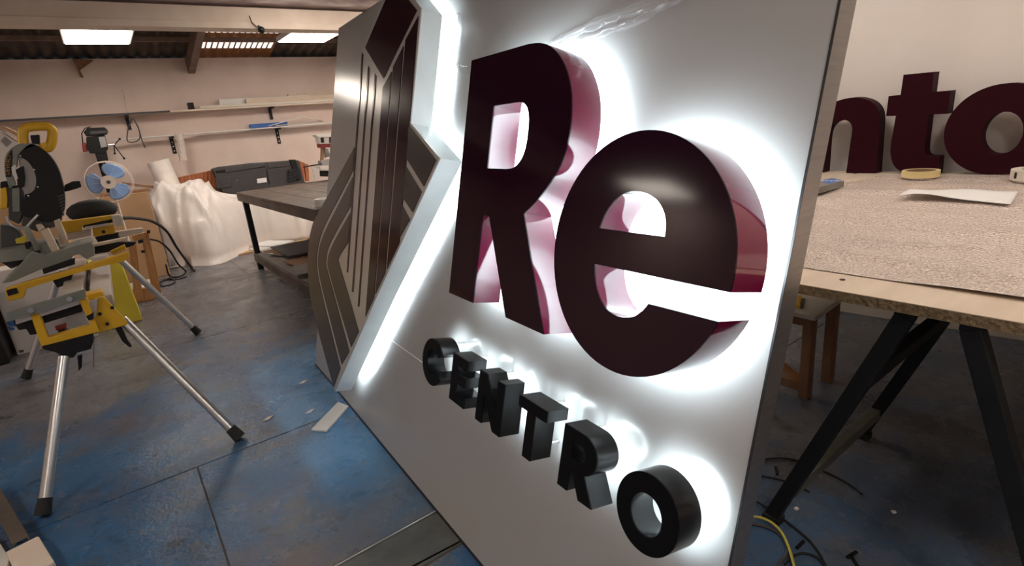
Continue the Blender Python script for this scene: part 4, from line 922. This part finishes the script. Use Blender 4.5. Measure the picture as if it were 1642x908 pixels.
o = B().grid(lambda u, v: V((.985+(.05+.008*math.sin(v*40))*math.cos(2*math.pi*u)-.03*v, WY-.235+(.05+.006*math.sin(v*31+1))*math.sin(2*math.pi*u), zl+.02-.36*v)), 20, 16).build('bubble_roll', 'bubble_roll', smooth=180, solid=.002); tag(o, 'hanging twist of bubble wrap over the lower rail', 'bubble wrap')
o = B().tube(catmull([AY(*p, WY-.25) for p in ((212, 190), (206, 205), (204, 225), (214, 228), (224, 222), (222, 205), (214, 190), (222, 206), (228, 226), (233, 237))], 6), .007, 6).build('wire_loop', 'dark_grey', smooth=180); tag(o, 'loop of dark wire hanging from the upper shelf', 'wire')
o = B().tube(catmull([AY(*p, WY-.02) for p in ((194, 146), (197, 143), (199, 150), (202, 170), (208, 190))], 5), .006, 6).build('hanging_cord', 'fan_white', smooth=180); tag(o, 'pale cord on a wall hook above the upper shelf', 'cord')
o = PY([(116, 95), (150, 96), (134, 108), (128, 112), (134, 124), (128, 122), (122, 104)], WY-.06, .05).build('eave_bracket', 'rust', smooth=0); tag(o, 'dark rusty bracket hanging at the top of the back wall', 'bracket')
# ---- hoses and cables between saw and carton
cable('black_hose', 'thick black hose arching from the clamp down to the floor', [AY(196, 350, 5.2), AY(216, 350, 5.6), AY(246, 356, 6.4), AY(268, 372, 7.0), AY(284, 398, 7.3), fz(306, 430, .03), fz(312, 436, .016)], .014, 'black_rubber', 'hose')
cable('black_hose', 'black hose looping below the arching one beside the carton', [AY(241, 384, 6.9), AY(256, 388, 7.0), AY(272, 402, 7.2), AY(286, 424, 7.5), fz(299, 440, .03), fz(285, 446, .012), fz(272, 444, .02), AY(266, 425, 7.5)], .010, 'black_rubber', 'hose')
cable('black_cable', 'flat black cable loop lying on the floor by the sawhorse', [fz(*p, .008) for p in ((300, 445), (285, 449), (268, 450), (256, 454), (262, 460), (280, 455), (276, 448), (262, 451), (250, 462))], .007, 'black_rubber')
o = B().cyl(fz(225, 440, .02), fz(285, 430, .02), .018, n=14).build('grey_pipe', 'aluminium', smooth=40); tag(o, 'grey pipe lying on the floor behind the sawhorse', 'pipe')
# ---- steel channel, timber block and white board at the lower left corner
a, b_ = fz(-10, 795, .07), fz(43, 890, .07)
o = B().beam(a, b_, .05, .004).beam(a+V((.023, .0, -.025)), b_+V((.023, .0, -.025)), .004, .05).beam(a+V((-.023, 0, -.025)), b_+V((-.023, 0, -.025)), .004, .05).build('steel_channel', 'worn_steel', smooth=0); tag(o, 'rust-ended steel channel at the lower left corner', 'steel channel'); o.location.z = .02
d = (b_-a).normalized()
o = B().beam(b_+d*.01, b_+d*.25, .10, .06).build('timber_block', 'cream_paint', smooth=0, bevel=.006); tag(o, 'cream painted timber block at the end of the steel channel', 'timber'); o.location.z = .0
o = B().prism([fz(-30, 856, .0), fz(0, 874, .0), fz(20, 905, .0), fz(0, 960, .0), fz(-60, 930, .0)], (0, 0, .03)).build('white_board', 'white_paint', smooth=0, bevel=.003); tag(o, 'white board on the floor in the lower left corner', 'board')
